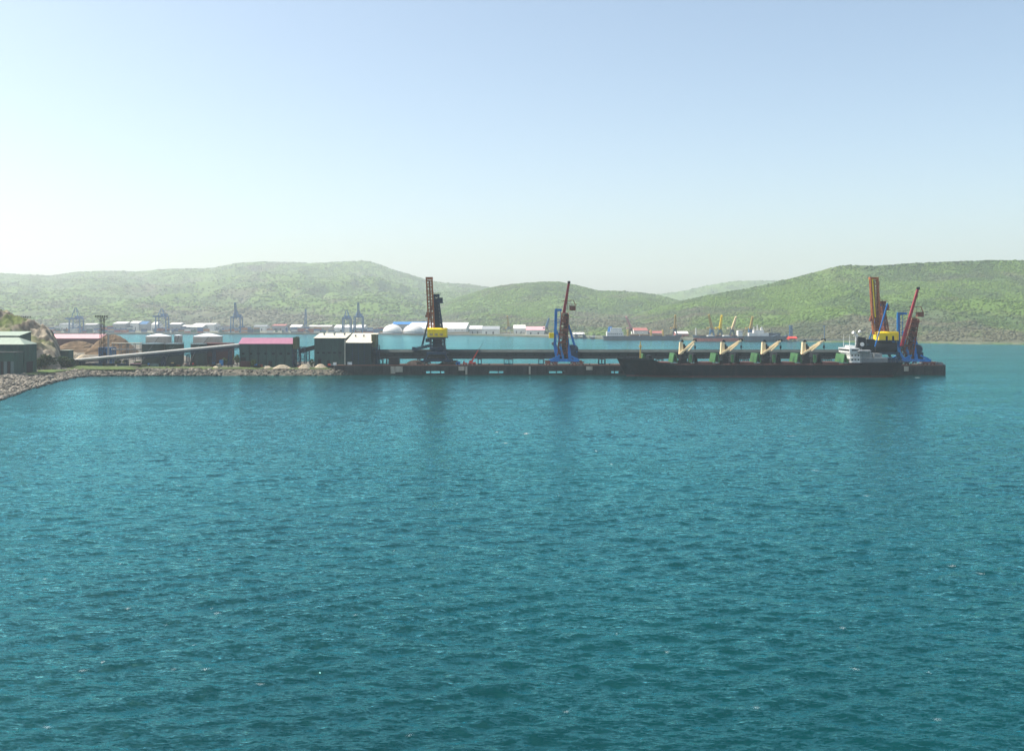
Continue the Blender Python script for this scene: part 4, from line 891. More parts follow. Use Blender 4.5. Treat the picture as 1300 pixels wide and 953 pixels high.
# conveyor transfer tower and link gallery
t = thing('transfer_tower', (PX(377, 664), 664, GZ), 'narrow olive brown transfer tower between the pink roofed shed and the cream roofed building', 'tower')
X_ = PX(376.5, 664); b = MB().box(X_-1.8, X_+1.2, 661, 668, PZ(443, 664), PZ(428.5, 664)); b.add([(X_-1.8,661,PZ(428.5,664)),(X_+.6,661,PZ(427,664)),(X_+1.2,661,PZ(428.5,664)),(X_-1.8,668,PZ(428.5,664)),(X_+.6,668,PZ(427,664)),(X_+1.2,668,PZ(428.5,664))], [(0,1,2),(5,4,3),(0,3,4,1),(1,4,5,2)]); part(b, 'cladding', 'olive', t)
b = MB().lattice((X_, 664, GZ), (X_, 664, PZ(443, 664)), 4.2, 6, 6, .4, br=.25, side=(1,0,0)); b.lattice((X_+4, 664, GZ), (X_+4, 664, PZ(440, 664)), 3, 4, 7, .3, br=.2, side=(1,0,0)); part(b, 'frame', 'navy', t)
t = thing('link_gallery', (PX(390, 668), 668, GZ), 'short dark sloping gallery running up into the cream roofed building', 'gallery')
b = MB().bar(P(379, 446, 668), P(401, 440.5, 670), 3.2, 3.0); part(b, 'gallery', 'gallery', t); part(MB().lattice(P(391, 461, 668), P(391, 445, 668), 2, 2, 4, .25, br=.15, side=(1,0,0)), 'trestle', 'navy', t)
# long inclined tube conveyor
t = thing('inclined_conveyor', (PX(200, 676), 676, GZ), 'long pale covered conveyor climbing across the yard into the pink roofed shed', 'conveyor')
a0, a1 = P(93, 458.5, 672), P(304.5, 438.6, 667)
part(MB().tube(a0+Vector((0,0,.6)), a1+Vector((0,0,.6)), 1.0, n=14), 'cover', 'tube', t)
part(MB().box(a0.x-3, a0.x+4, 669, 676, GZ, a0.z+1.2), 'tail_house', 'gallery', t)
b = MB().lattice(a0+Vector((0,0,-1.6)), a1+Vector((0,0,-1.6)), 2.4, 1.9, 46, .3, br=.16); b.bar(a0+Vector((0,0,-1)), a1+Vector((0,0,-1)), 2.0, .9); part(b, 'truss', 'navy', t)
for px in (129, 161, 208, 239, 272, 292):
    q = (px-93)/211.5; p = a0.lerp(a1, q); part(MB().lattice((p.x, p.y, GZ), (p.x, p.y, p.z-2.5), 2.0, 3, max(2, int((p.z-GZ)/3)), .32, 1.4, 2, br=.18, side=(1,0,0)), 'trestle', 'navy', t)
# tanks
def tank(px, wpx, pt, Y, mat, lab, cone=.1, ladder=True):
    X_ = PX(px, Y); r = wpx*.5*Y/F; zt = PZ(pt, Y)-GZ
    t = thing('storage_tank', (X_, Y, GZ), lab, 'tank', 'storage tanks behind the conveyor')
    part(MB().lathe((X_, Y, GZ), [(r,0),(r,zt),(r+.12,zt+.01),(r+.12,zt+.18)], 40), 'shell', mat, t, True)
    part(MB().lathe((X_, Y, GZ+zt+.2), [(r*.99,0),(r*.6,r*cone*.55),(r*.15,r*cone),(.02,r*cone*1.05)], 40), 'roof', mat, t)
    b = MB()
    for k in range(24):
        a = 2*math.pi*k/24; a2 = 2*math.pi*(k+1)/24; p = (X_+r*math.cos(a), Y+r*math.sin(a)); p2 = (X_+r*math.cos(a2), Y+r*math.sin(a2))
        b.bar((*p, GZ+zt+.2), (*p, GZ+zt+1.3), .09); b.bar((*p, GZ+zt+1.3), (*p2, GZ+zt+1.3), .09)
    part(b, 'railing', 'grey', t)
    b = MB()
    for k in range(14):
        a = -2.6+k*.1; p = (X_+(r+.5)*math.cos(a), Y+(r+.5)*math.sin(a)); a2 = a+.1; p2 = (X_+(r+.5)*math.cos(a2), Y+(r+.5)*math.sin(a2)); b.bar((*p, GZ+zt*k/14), (*p2, GZ+zt*(k+1)/14), .8, .2)
    part(b, 'stairs', 'grey', t)
tank(194.5, 28, 436.5, 690, 'tank', 'large grey green tank with dark roof, first of the front row from left')
tank(221.5, 23, 436.5, 692, 'tank', 'grey green tank in the middle of the front row, below small white tank')
tank(252.5, 20, 436.8, 696, 'tank', 'grey green tank at right of the front row, beside the long maroon wall')
tank(201.5, 31, 427, 745, 'tankwhite', 'white tank with shallow cone roof above and behind the leftmost grey green tank', .2)
tank(226.5, 10, 426, 752, 'tankwhite', 'narrow white tank between the two broad white tanks', .2)
tank(264, 36, 427, 750, 'tankwhite', 'broad white tank with shallow cone roof behind the long maroon building', .2)
hall('warehouse', 'long low maroon warehouse behind the right hand end of the tanks', 'warehouse', 258, 291.5, 704, 716, 436.5, 435.3, GZ, 'maroon', 'maroon', mode='mono', doors=((.2,.35,.4),))
# pipe rack
t = thing('pipe_rack', (PX(162, 710), 710, GZ), 'pale overhead pipe rack on posts left of the tanks', 'pipe rack')
for px in (144, 153, 162, 171, 179):
    b = MB(); x = PX(px, 710)
    for dy in (-1.5, 1.5): b.bar((x, 710+dy, GZ), (x, 710+dy, PZ(436, 710)), .35)
    b.bar((x, 708.3, PZ(436.3, 710)), (x, 711.7, PZ(436.3, 710)), .35); b.bar((x, 708.3, PZ(444, 710)), (x, 711.7, PZ(444, 710)), .3); part(b, 'post', 'grey', t)
for py, dy, m_ in ((435.7,-1,'concrete'),(435.7,.6,'tube'),(443.4,-1,'tube'),(443.4,.8,'grey')): part(MB().tube((PX(142, 710), 710+dy, PZ(py, 710)), (PX(180, 710), 710+dy, PZ(py, 710)), .42), 'pipe', m_, t)
mini_shed(125, 142, 441.5, 712, GZ, 8, 'farblue', 'farblue', 'blue_shed', 'blue shed standing behind the foot of the lighting mast', 'shed')
mini_shed(62, 87, 445, 700, GZ, 8, 'shedgreen', 'paleroof', 'flat_shed', 'low shed with a thin pale flat roof behind dark trees', 'shed')
mini_shed(60, 104, 457, 676, GZ, 6, 'black', 'gallery', 'long_shed', 'long low black shed below trees at the foot of the conveyor', 'shed')
# floodlight masts
def mast(px, pb, pt, Y, lab, w0):
    X_ = PX(px, Y); z0 = PZ(pb, Y); z1 = PZ(pt, Y); t = thing('floodlight_mast', (X_, Y, z0), lab, 'light mast')
    part(MB().lattice((X_, Y, z0), (X_, Y, z1-1.2), w0, w0, max(6, int((z1-z0)/2.2)), .24, w0*.72, w0*.72, br=.15, side=(1,0,0)), 'tower', 'black', t)
    wd = 8*Y/F; b = MB(); b.box(X_-wd, X_+wd, Y-1.2, Y+1.2, z1-1.3, z1-1.1); b.bar((X_-wd, Y-1.2, z1), (X_+wd, Y-1.2, z1), .12); b.bar((X_-wd, Y+1.2, z1), (X_+wd, Y+1.2, z1), .12)
    for s in (-1, 1): b.bar((X_+s*.8, Y, z1-4), (X_+s*wd*.9, Y, z1-1.3), .22)
    pl = part(b, 'platform', 'black', t)
    for k in range(6):
        x = X_-wd+.5+k*(2*wd-1)/5; part(MB().hexa([(x-.5,Y-1.9,z1-1),(x+.5,Y-1.9,z1-1),(x+.35,Y-1.3,z1-.8),(x-.35,Y-1.3,z1-.8)], [(x-.5,Y-1.7,z1+.1),(x+.5,Y-1.7,z1+.1),(x+.35,Y-1.2,z1),(x-.35,Y-1.2,z1)]), 'floodlight', 'black', t)
mast(130, 463, 400.5, 682, 'tall black lattice floodlight mast in front of the brown ore heaps', 3.0)
mast(32.5, 426, 401.5, 780, 'black floodlight mast rising behind the rocky hill', 2.4)
t = thing('pole', (PX(137.5, 690), 690, GZ), 'plain pale pole right of the lattice floodlight mast', 'pole'); b = MB().bar((PX(137.5, 690), 690, GZ), (PX(137.5, 690), 690, PZ(423.5, 690)), 1.1, 1.1, .9); part(b, 'shaft', 'tube', t); part(MB().box(PX(137.5, 690)-.9, PX(137.5, 690)+.9, 689.1, 690.9, GZ, GZ+.8), 'footing', 'concrete', t)
# heaps
heap('ore_heap', 98, 950, GZ, 24, 18, 10.5, 'ore', 'wide low brown ore heap under the pale pink roof', 'heap', 1)
heap('ore_heap', 142, 900, GZ, 23, 18, 17.5, 'ore', 'steep dark brown ore heap behind the lattice floodlight mast', 'heap', 2)
for px, Y_, wx, h_, lab in ((80,770,9,7,'pale rubble heap nearest the foot of the rocky hill'),(93,790,9,6,'pale rubble heap in the middle of three below the ore heaps'),(106,770,8,5,'pale rubble heap left of blue shed, right one of three')):
    heap('rubble_heap', px, Y_, GZ, wx, 5, h_, 'sand', lab, 'heap', px)
for px, Y_, wx, h_, lab in ((358,657.5,6.5,2.6,'long pale stone heap at the foot of the pink roofed shed'),(386,658,4.2,2.9,'pale stone heap below the short sloping gallery'),(407,659.5,5.4,3.0,'pale stone heap at the foot of the cream roofed building'),(340,658,3,1.8,'small pale stone heap left of the long one by the pink roofed shed'),(274,660,3,1.6,'small sandy heap on grass below the maroon warehouse')):
    heap('stone_heap', px, Y_, GZ, wx, 2.6, h_, 'sand', lab, 'heap', px)
hall('storage_hall', 'long hall with a pale pink roof and dark red wall beside rocky hill', 'building', 60, 127, 1010, 1040, 429.6, 424.3, GZ, 'maroon', 'palepink', doors=((.3,.34,.5),(.6,.64,.5)))
# green sheds below the rock hill
hall('green_workshop', 'dark green workshop with pale roof at the left edge, upper of the sheds by rocks', 'workshop', -60, 24, 636, 652, 426.3, 421, GZ, 'shedgreen', 'paleroof', mode='mono', wins=6)
t = thing('boat_shed', (-305, 606, GZ), 'sea green shed with pale hipped roof on the rubble shore', 'shed')
xa, xb, ya, yb, ze, zr = -322, PX(30.5, 600), 600, 616, PZ(437.2, 600), PZ(428.2, 608)
part(MB().box(xa, xb, ya, yb, GZ, ze), 'wall', 'shedgreen', t)
b = MB().add([(xa-.5,ya-.5,ze),(xb+.5,ya-.5,ze),(xb+.5,yb+.5,ze),(xa-.5,yb+.5,ze),(xa+3,608,zr),(PX(24, 608),608,zr)], [(0,1,5,4),(1,2,5),(2,3,4,5),(3,0,4),(3,2,1,0)]); part(b, 'roof', 'paleroof', t)
for k in range(5): part(MB().box(xa+8+k*4, xa+8.5+k*4, ya-.3, ya-.01, GZ, ze-.3), 'pilaster', 'greenclad', t)
part(MB().box(xb+.01, xb+.08, 603, 611, GZ, GZ+7), 'door', 'black', t)
t = thing('lean_to_shed', (-300, 588, GZ), 'low sea green shed with tall doors in front of the hipped roof shed', 'shed')
part(MB().box(-335, PX(18, 586), 586, 597, GZ, PZ(447.5, 586)), 'wall', 'shedgreen', t); part(MB().box(-335.5, PX(18, 586)+.4, 585.5, 597.5, PZ(447.5, 586), PZ(447.5, 586)+.3), 'roof', 'galleryroof', t)
for k in range(4):
    x = PX(1+k*4.4, 586); part(MB().box(x-.2, x+1.5, 585.93, 585.99, GZ, GZ+8), 'door', 'tank' if k % 2 else 'black', t)
# trees and bushes
def tree(px, Y, h, r, lab, mat='leaf', z0=GZ, seed=0):
    gg = np.random.default_rng(seed+int(px)); X_ = PX(px, Y); t = thing('tree', (X_, Y, z0), lab, 'tree', 'trees around the terminal yard')
    b = MB().tube((X_, Y, z0-.2), (X_+.2, Y, z0+h*.55), .28, .16, 8)
    for k in range(5):
        a = gg.uniform(0, 6.3); b.tube((X_+.1, Y, z0+h*(.25+.06*k)), (X_+r*.6*math.cos(a), Y+r*.6*math.sin(a), z0+h*(.5+.07*k)), .12, .05, 6)
    part(b, 'trunk', 'bark', t)
    n_ = 170; d = gg.normal(0, 1, (n_, 3)); d /= np.linalg.norm(d, axis=1)[:, None]; d *= gg.uniform(.45, 1.05, (n_, 1)); c_ = d*np.array([r, r, h*.40]) + np.array([X_, Y, z0+h*.60]) 
    lob = np.array([.85 + .3*math.sin(3*a+seed) for a in np.arctan2(d[:, 1], d[:, 0])]); c_[:, :2] = (c_[:, :2]-[X_, Y])*lob[:, None] + [X_, Y]
    v_, f_ = blobs(c_, gg.uniform(.25, .62, n_)*r*.36, .7, gg); v_ = v_ - np.array([X_, Y, z0])
    o = np_mesh('crown', v_, f_, M[mat], None, False); o.parent = t
k = 0
TL = [(63,645,9,4,'dark tree at the right corner of the pale hipped roof shed'),(69,650,7,3.4,'small dark tree in front of low pale roofed shed, second from the hipped shed'),(76,655,8,4.2,'round dark tree in the middle above the long low black shed'),(83,655,8,4,'round dark tree just right of the middle one above the black shed'),(90,658,6.5,3.2,'dark tree at right end of the clump above the black shed'),(57,640,11,3.6,'tallest dark tree against the rock face by the hipped shed'),(50,632,8,3.4,'dark tree close against the side of the hipped roof shed')]
for px, Y_, h_, r_, lab in TL: tree(px, Y_, h_, r_, lab, seed=k); k += 1
for px, Y_, h_, r_, lab in ((150,690,5,2.6,'olive bush under the pipe rack, left one'),(159,688,4.5,2.3,'olive bush under the pipe rack, right one'),(285,700,5,3,'olive bush before the maroon warehouse'),(301,690,8,2.6,'dark tree at the left wall of the pink roofed shed'),(322,659,6,2.2,'narrow tree against the left wall part of the pink roofed shed'),(175,685,3.5,2.4,'low bush left of the leftmost grey green tank'),(396,664,6,2.0,'dark tree left of the cream roofed building')):
    tree(px, Y_, h_, r_, lab, 'leafbright', seed=k); k += 1
# rail wagons on the low line
wag = None
for i, (px, m_, lab) in enumerate(((110,'black','black rail wagon nearest the lower end of the pale conveyor'),(124,'navy','dark blue rail wagon in front of lattice floodlight mast'),(139,'black','black rail wagon in front of plain pale pole'),(156,'navy','dark blue rail wagon next to the pink one'),(172.5,'palepink','pink topped rail wagon on the yard line'),(199,'gallery','grey rail wagon in front of the leftmost grey green tank'))):
    X_ = PX(px, 671); t = thing('rail_wagon', (X_, 671, GZ), lab, 'rail wagon', 'rail wagons on the yard line')
    part(MB().box(X_-3.4, X_+3.4, 669.7, 672.3, GZ+.9, GZ+2.4), 'body', 'black' if m_ == 'palepink' else m_, t)
    part(MB().box(X_-3.5, X_+3.5, 669.6, 672.4, GZ+2.41, GZ+2.75), 'cover', m_, t)
    for dx in (-2.4, 2.4): part(MB().tube((X_+dx, 669.9, GZ+.45), (X_+dx, 672.1, GZ+.45), .45, n=10), 'wheelset', 'black', t)
t = thing('rail_track', (PX(150, 671), 671, GZ), 'straight rail track along the shore side of the yard', 'rail track')
for dy in (-.76, .76): part(MB().box(PX(95, 671), PX(300, 671), 671+dy-.06, 671+dy+.06, GZ+.02, GZ+.2), 'rail', 'rust', t)
# yard fence along the grass bank
t = thing('yard_fence', (PX(250, 666), 666, GZ), 'low dark fence along the top of the grassy shore', 'fence')
for i in range(40):
    x = PX(112+i*4.7, 665.5); part(MB().bar((x, 665.5, GZ), (x, 665.5, GZ+2.2), .16), 'post', 'black', t)
for z_ in (.7, 1.4, 2.1): part(MB().bar((PX(112, 665.5), 665.5, GZ+z_), (PX(296, 665.5), 665.5, GZ+z_), .09), 'rail', 'black', t)
# crates and blocks of the yard
for i, (px, w_, h_, m_, lab) in enumerate(((196,5,2.6,'tank','pale green box standing right of the pink topped wagon'),(183,4,2,'olive','olive box next to the pink topped rail wagon'),(219,3,3,'black','black box under the pale conveyor in front of middle tank'),(281,2.4,3.6,'bluehi','small blue box before the maroon warehouse'),(331,3,2.4,'rust','brown box at the foot of the pink roofed shed'),(422,4,2.4,'grey','grey box in front of the tall green building'),(446,3,2,'white','white box on quay below the dark building wall'),(427,2,1.6,'white','small white box at the quay edge next to grey one'))):
    Y_ = 662 if px not in (281,) else 696; x = PX(px, Y_); zz = GZ if px < 425 else DK; t = thing('container_box', (x, Y_, zz), lab, 'box')
    if px > 425: Y_ = 655.9 + 0.6
    part(MB().box(x-w_/2, x+w_/2, Y_-1, Y_+1, zz, zz+h_), 'body', m_, t); part(MB().box(x-w_/2-.08, x+w_/2+.08, Y_-1.08, Y_+1.08, zz+h_, zz+h_+.15), 'lid', m_, t)

kinds = [('pallet_stack','stack of brown boards','rust'),('drum','pale steel drum','tube'),('machine','dark machine','black'),('block','pale concrete block','concrete')]
where = ['below the pipe rack','in front of the leftmost grey green tank','in front of the middle grey green tank','between tanks under the conveyor','in front of the maroon warehouse','at the foot of pink roofed shed','under the sloping gallery','by the cream roofed building']
for i in range(32):
    w_i = i % 8; px = (160, 192, 222, 240, 272, 335, 388, 412)[w_i] + g2.uniform(-9, 9); kd = kinds[i//8]; Y_ = g2.uniform(673, 684) if w_i < 5 else g2.uniform(658.5, 660.5); x = PX(px, Y_)
    t = thing(kd[0], (x, Y_, GZ), f'{kd[1]} in the terminal yard {where[w_i]}', 'yard goods'); s = g2.uniform(.7, 1.5)
    if kd[0] == 'drum': part(MB().lathe((x, Y_, GZ), [(s*.7,0),(s*.7,s*1.6),(s*.66,s*1.65),(s*.5,s*1.66)], 12), 'shell', kd[2], t)
    elif kd[0] == 'machine':
        part(MB().box(x-s*1.4, x+s*1.4, Y_-1, Y_+1, GZ+.5, GZ+.5+s), 'body', kd[2], t); part(MB().box(x-s*1.2, x-s*.1, Y_-.9, Y_+.9, GZ+.5+s, GZ+1.6+s), 'cab', g2.choice(('craneyellow','red','bluehi')), t)
        for q in (-.9, .9): part(MB().tube((x+q*s, Y_-1.05, GZ+.45), (x+q*s, Y_+1.05, GZ+.45), .45, n=10), 'wheel', 'black', t)
    else:
        for q in range(2): part(MB().box(x-s*1.3+q*.3, x+s*1.2-q*.2, Y_-.8, Y_+.8, GZ+q*s*.7+.002, GZ+(q+1)*s*.7), 'layer', kd[2], t)

# ================================================================== THE FAR PORT
FZ = 3.0
def gantry(px, wpx, pp, pa, Y, up, lab):
    X_ = PX(px, Y); hw = wpx*.5*Y/F; zp = PZ(pp, Y); za = PZ(pa, Y); t = thing('gantry_crane', (X_, Y, FZ), lab, 'gantry crane', 'container cranes on the far quay')
    for s in (-1, 1):
        for dy in (-9, 9): part(MB().bar((X_+s*hw, Y+dy, FZ), (X_+s*hw*.92, Y+dy, zp), 2.3, 2.3, 1.9), 'leg', 'farblue', t)
    b = MB()
    for dy in (-9, 9): b.box(X_-hw*.95, X_+hw*.95, Y+dy-1, Y+dy+1, zp-1.5, zp+1.2); b.box(X_-hw, X_+hw, Y+dy-.8, Y+dy+.8, FZ+9, FZ+10.5); b.bar((X_-hw*.9, Y+dy, FZ+11), (X_+hw*.9, Y+dy, zp-3), .7)
    for s in (-1, 1): b.box(X_+s*hw*.93-.9, X_+s*hw*.93+.9, Y-9, Y+9, zp-1.4, zp+1.1)
    part(b, 'portal', 'farblue', t)
    b = MB(); b.box(X_-4.5, X_+4.5, Y+2, Y+22, zp+1.3, zp+5.5); part(b, 'machine_house', 'farblue', t)
    b = MB(); top_ = za if not up else zp + (za-zp)*.45
    for s in (-1, 1): b.bar((X_+s*hw*.6, Y-8, zp), (X_+s*1.5, Y-4, top_), 1.2); b.bar((X_+s*hw*.6, Y+9, zp), (X_+s*1.5, Y-4, top_), .8)
    b.box(X_-2, X_+2, Y-5, Y-3, top_-.8, top_+.6); part(b, 'apex_frame', 'farblue', t)
    bm = MB()
    if up: bm.lattice((X_+1.0, Y-10, zp+.5), (X_+1.5, Y-17, za), 4.2, 2.6, 10, .9, 3.2, 2.2, br=.6, side=(1,0,0))
    else: bm.lattice((X_, Y-10, zp), (X_, Y-48, zp), 4.5, 3, 8, .9, br=.5, side=(1,0,0))
    bm.lattice((X_, Y-9, zp+.2), (X_, Y+26, zp+.2), 4.5, 2.6, 6, .8, br=.5, side=(1,0,0)); part(bm, 'boom', 'farblue', t)
    part(MB().box(X_-1.5, X_+1.5, Y-1, Y+3, zp-5.5, zp-2.2), 'operator_cab', 'farwhite', t)
gantry(97, 14, 404.3, 390.5, 2090, False, 'blue gantry crane with level boom, leftmost on the far quay')
gantry(206, 13.5, 401.5, 391.5, 2085, False, 'blue gantry crane with level boom seen above the white tanks')
gantry(300.5, 12.5, 402.5, 384.5, 2080, True, 'blue gantry crane with raised boom, above the pink roofed shed')
gantry(440.5, 10, 404, 394, 2060, False, 'shorter left one of the two close gantry cranes behind the cream roofed building')
gantry(455.5, 11, 402, 384.8, 2060, True, 'taller right one of two close gantry cranes, raised boom behind cream roofed building')
t = thing('radio_mast', (PX(388, 2150), 2150, FZ), 'thin tall lattice mast on the far shore above the narrow transfer tower', 'mast')
part(MB().lattice((PX(388, 2150), 2150, FZ), (PX(388, 2150), 2150, PZ(392, 2150)), 5, 5, 14, .9, 2, 2, br=.5, side=(1,0,0)), 'lattice', 'farblue', t); part(MB().box(PX(386.3, 2150), PX(389.7, 2150), 2147, 2153, FZ, PZ(414, 2150)), 'base_house', 'fargrey', t)
# containers: separate boxes in stacks
cols = [('container blue', (.03,.12,.30), 'blue'), ('container red', (.35,.06,.05), 'red'), ('container grey', (.30,.32,.34), 'grey'), ('container white', (.62,.61,.58), 'white'), ('container orange', (.45,.17,.05), 'orange'), ('container green', (.05,.16,.11), 'green'), ('container navy', (.03,.06,.12), 'dark navy')]
cms = []
for nm, c_, w_ in cols:
    m_ = paint(nm, c_, .6, var=.15); q = MB().box(-6.1, 6.1, -1.22, 1.22, 0, 2.6)
    for s in (-1, 1):
        for k in range(11): q.box(-5.7+k*1.1, -5.2+k*1.1, s*1.22-.05, s*1.22+.05, .25, 2.35)
    me = bpy.data.meshes.new('shipping_container'); me.from_pydata([tuple(v) for v in q.v], [], q.f); me.materials.append(m_); me.update(); cms.append((me, w_))
cnt = 0
for row, dy0 in ((0, 20), (1, 62)):
    px = 60.0 + row*3
    while px < 484 and cnt < 292:
        Y_ = float(shore_depth(px)) + dy0 + g2.uniform(0, 14); hgt = g2.choice((1, 2, 3, 3, 4)) if row == 0 else g2.choice((3, 4, 5))
        if g2.random() < (.16 if row == 0 else .45): px += g2.uniform(5, 13); continue
        ori = g2.random() < .3; base = g2.randrange(7)
        for lv in range(hgt):
            me, w_ = cms[base if g2.random() < .35 else g2.choice((0, 0, 2, 1, 3, 3, 6, 4, 5))]
            o = bpy.data.objects.new('shipping_container', me); col.objects.link(o); o.location = (PX(px, Y_), Y_, FZ+.01+lv*2.61); o.rotation_euler = (0, 0, math.pi/2 if ori else 0)
            tag(o, f'{w_} shipping container in the container stacks on the far quay', 'container', f'{w_} containers on the far quay'); cnt += 1
        px += (2.2 if ori else 7.6) + g2.uniform(0, .8)
def far_hall(px0, px1, pe, pr, Y, dep, wm, rm, lab, name='warehouse', mode='gable', wins=0):
    hall(name, lab, 'warehouse', px0, px1, Y, Y+dep, pe, pr, FZ, wm, rm, mode=mode, wins=wins, doors=((.2,.28,.5),(.6,.68,.5)), group='halls of the far port')
far_hall(75, 90, 411.5, 410.2, 2240, 40, 'farwhite', 'fargrey', 'small white hall left of the leftmost gantry crane')
far_hall(107, 121, 412, 410.5, 2250, 40, 'fargrey', 'farwhite', 'small pale hall just right of the leftmost gantry crane')
far_hall(143, 159, 410.8, 408.4, 2300, 60, 'fargrey', 'farwhite', 'white roofed hall above the plain pale pole')
far_hall(165, 176, 410, 407.6, 2320, 40, 'farwhite', 'farwhite', 'white hall above the steep ore heap, left of the grey block')
far_hall(176.5, 186, 411.5, 407.8, 2320, 40, 'fargrey', 'farblue', 'blue grey block hall adjoining a white hall above the pipe rack')
far_hall(192, 199, 412, 408.6, 2280, 40, 'farwhite', 'farwhite', 'narrow white hall left of the gantry crane over the white tanks')
far_hall(215, 229, 411.6, 409.6, 2300, 40, 'fargrey', 'farwhite', 'white roofed hall right of the gantry crane over the white tanks')
far_hall(230, 257, 415, 412.6, 2180, 40, 'fargrey', 'farwhite', 'long low white roofed hall above the narrow white tank')
far_hall(245, 272, 412, 410.2, 2330, 50, 'farwhite', 'farwhite', 'long white hall furthest back between two gantry cranes')
far_hall(322, 338, 414, 412.6, 2300, 40, 'farwhite', 'fargrey', 'low pale hall above the pink roofed shed')
far_hall(345, 362, 413.5, 411.6, 2320, 50, 'fargrey', 'farred', 'low hall with faded red roof above the pink roofed shed')
far_hall(368, 382, 415, 412.2, 2240, 40, 'fargrey', 'farwhite', 'pale hall left of the thin tall far mast')
far_hall(392, 420, 414.5, 412.8, 2260, 40, 'fartan', 'farwhite', 'long tan hall right of the thin tall far mast')
far_hall(424, 462, 416, 412.4, 2150, 60, 'farwhite', 'farwhite', 'big white roofed hall behind the two close gantry cranes')
far_hall(514, 591, 417.4, 409.4, 2000, 150, 'farwhite', 'farwhite', 'very big white roofed hall behind the two round domes', mode='mono', wins=9)
far_hall(498, 546, 411.5, 408.6, 2260, 60, 'fargrey', 'blue', 'hall with a blue roof edge behind the very big white one')
far_hall(596, 612, 417.5, 413.5, 1960, 60, 'fargrey', 'farwhite', 'grey hall at the right end of the very big white one')
far_hall(612, 634, 418, 414, 1930, 50, 'farwhite', 'fargrey', 'white hall with grey roof above the red mobile crane')
far_hall(652, 667, 417, 412.5, 1960, 50, 'farwhite', 'farwhite', 'tall white hall left of the ship loader with thin red boom')
far_hall(668, 692, 419, 414.5, 1900, 50, 'farwhite', 'palepink', 'white hall with pink roof left of the ship loader with thin red boom')
far_hall(728, 742, 424, 422, 1770, 30, 'fargrey', 'farwhite', 'low pale hall right of the ship loader with thin red boom')
far_hall(805, 822.5, 419.6, 416.2, 1650, 40, 'farwhite', 'farred', 'pale hall with bright red roof behind moored cargo ship')
far_hall(825, 842, 423, 420.2, 1650, 40, 'fargrey', 'farred', 'lower hall with red roof behind the masts of the moored cargo ship')
far_hall(858, 874, 423.5, 420.6, 1640, 30, 'farred', 'farwhite', 'red walled hall with white roof left of the red hulled ship')
far_hall(1002, 1012, 429.4, 427.2, 1490, 14, 'red', 'red', 'small bright red hall at the foot of blue tower')
# domes
for px, rpx, lab in ((498.5, 12.6, 'white round dome, left one of the pair on the far shore'),(525, 13.2, 'white round dome, right one of the pair, before the big white hall')):
    Y_ = 1960; r = rpx*Y_/F; X_ = PX(px, Y_); zt = PZ(411.7, Y_); t = thing('storage_dome', (X_, Y_, FZ), lab, 'dome', 'white domes on the far shore'); wh = 3.0
    part(MB().lathe((X_, Y_, FZ), [(r, 0), (r, wh)], 36), 'ring_wall', 'fargrey', t, True)
    part(MB().lathe((X_, Y_, FZ+wh), [(r*math.cos(a), (zt-FZ-wh)*math.sin(a)) for a in [k*math.pi/2/9 for k in range(9)]] + [(.3, zt-FZ-wh)], 36), 'shell', 'farwhite', t, True); part(MB().lathe((X_, Y_, zt), [(1.5,0),(1.5,.9),(.4,1.6)], 10), 'vent', 'farwhite', t)
# small houses at the foot of the left hills
for i in range(34):
    px = g2.choice((g2.uniform(66, 300), g2.uniform(330, 490), g2.uniform(560, 700))); Y_ = float(shore_depth(px)) + g2.uniform(270, 330); w_ = g2.uniform(5, 11); hh = g2.uniform(6, 13); X_ = PX(px, Y_)
    t = thing('block_house', (X_, Y_, FZ), 'small pale apartment block at the foot of the hazy left hills', 'house', 'apartment blocks below the left hills')
    part(MB().box(X_-w_, X_+w_, Y_, Y_+11, FZ, FZ+hh), 'wall', g2.choice(('farwhite', 'fartan', 'fargrey')), t)
    part(MB().box(X_-w_-.3, X_+w_+.3, Y_-.3, Y_+11.3, FZ+hh, FZ+hh+.8), 'roof', g2.choice(('fargrey', 'farred', 'farwhite')), t)
# level luffing port cranes
def port_crane(px, pt, Y, tip, jm, tm, lab, hut=True):
    X_ = PX(px, Y); t = thing('port_crane', (X_, Y, FZ), lab, 'port crane', 'jib cranes on the far quays'); zj = PZ(417, Y); s_ = Y/F
    for a in (-1, 1):
        for dy in (-4, 4): part(MB().bar((X_+a*4.5, Y+dy, FZ), (X_+a*2.4, Y+dy*.6, FZ+10), 1.1), 'leg', tm, t)
    part(MB().box(X_-3.2, X_+3.2, Y-3, Y+3, FZ+10, FZ+11.2), 'portal', tm, t)
    part(MB().lattice((X_, Y, FZ+11.2), (X_, Y, zj+3), 4.6, 4, 4, .9, 2.8, 2.6, br=.6, side=(1,0,0)), 'tower', tm, t)
    if hut: part(MB().box(X_-2.6, X_+2.6, Y-2.6, Y+3.4, FZ+11.3, FZ+16), 'cabin', tm, t)
    p0 = Vector((X_, Y-2, FZ+15)); p1 = Vector((PX(tip, Y-14), Y-14, PZ(pt, Y-14)))
    part(MB().lattice(p0, p1, 3.4, 2.6, 9, .95, 1.6, 1.4, br=.6, side=(1,0,0)), 'jib', jm, t)
    b = MB(); b.bar((X_, Y, zj+3), p0.lerp(p1, .8), .5); b.bar((X_, Y, zj+3), (X_-5, Y+3, zj+1), .9); b.box(X_-7, X_-4, Y+1.6, Y+4.4, zj-.6, zj+2); part(b, 'counter_jib', jm, t)
port_crane(903.5, 399.5, 1545, 900, 'craneyellow', 'farblue', 'port crane with nearly upright jib, leftmost of the four behind the red hulled ship')
port_crane(914, 400.5, 1543, 916.5, 'yellow', 'tank', 'port crane with yellow jib on a green tower behind the red hulled ship')
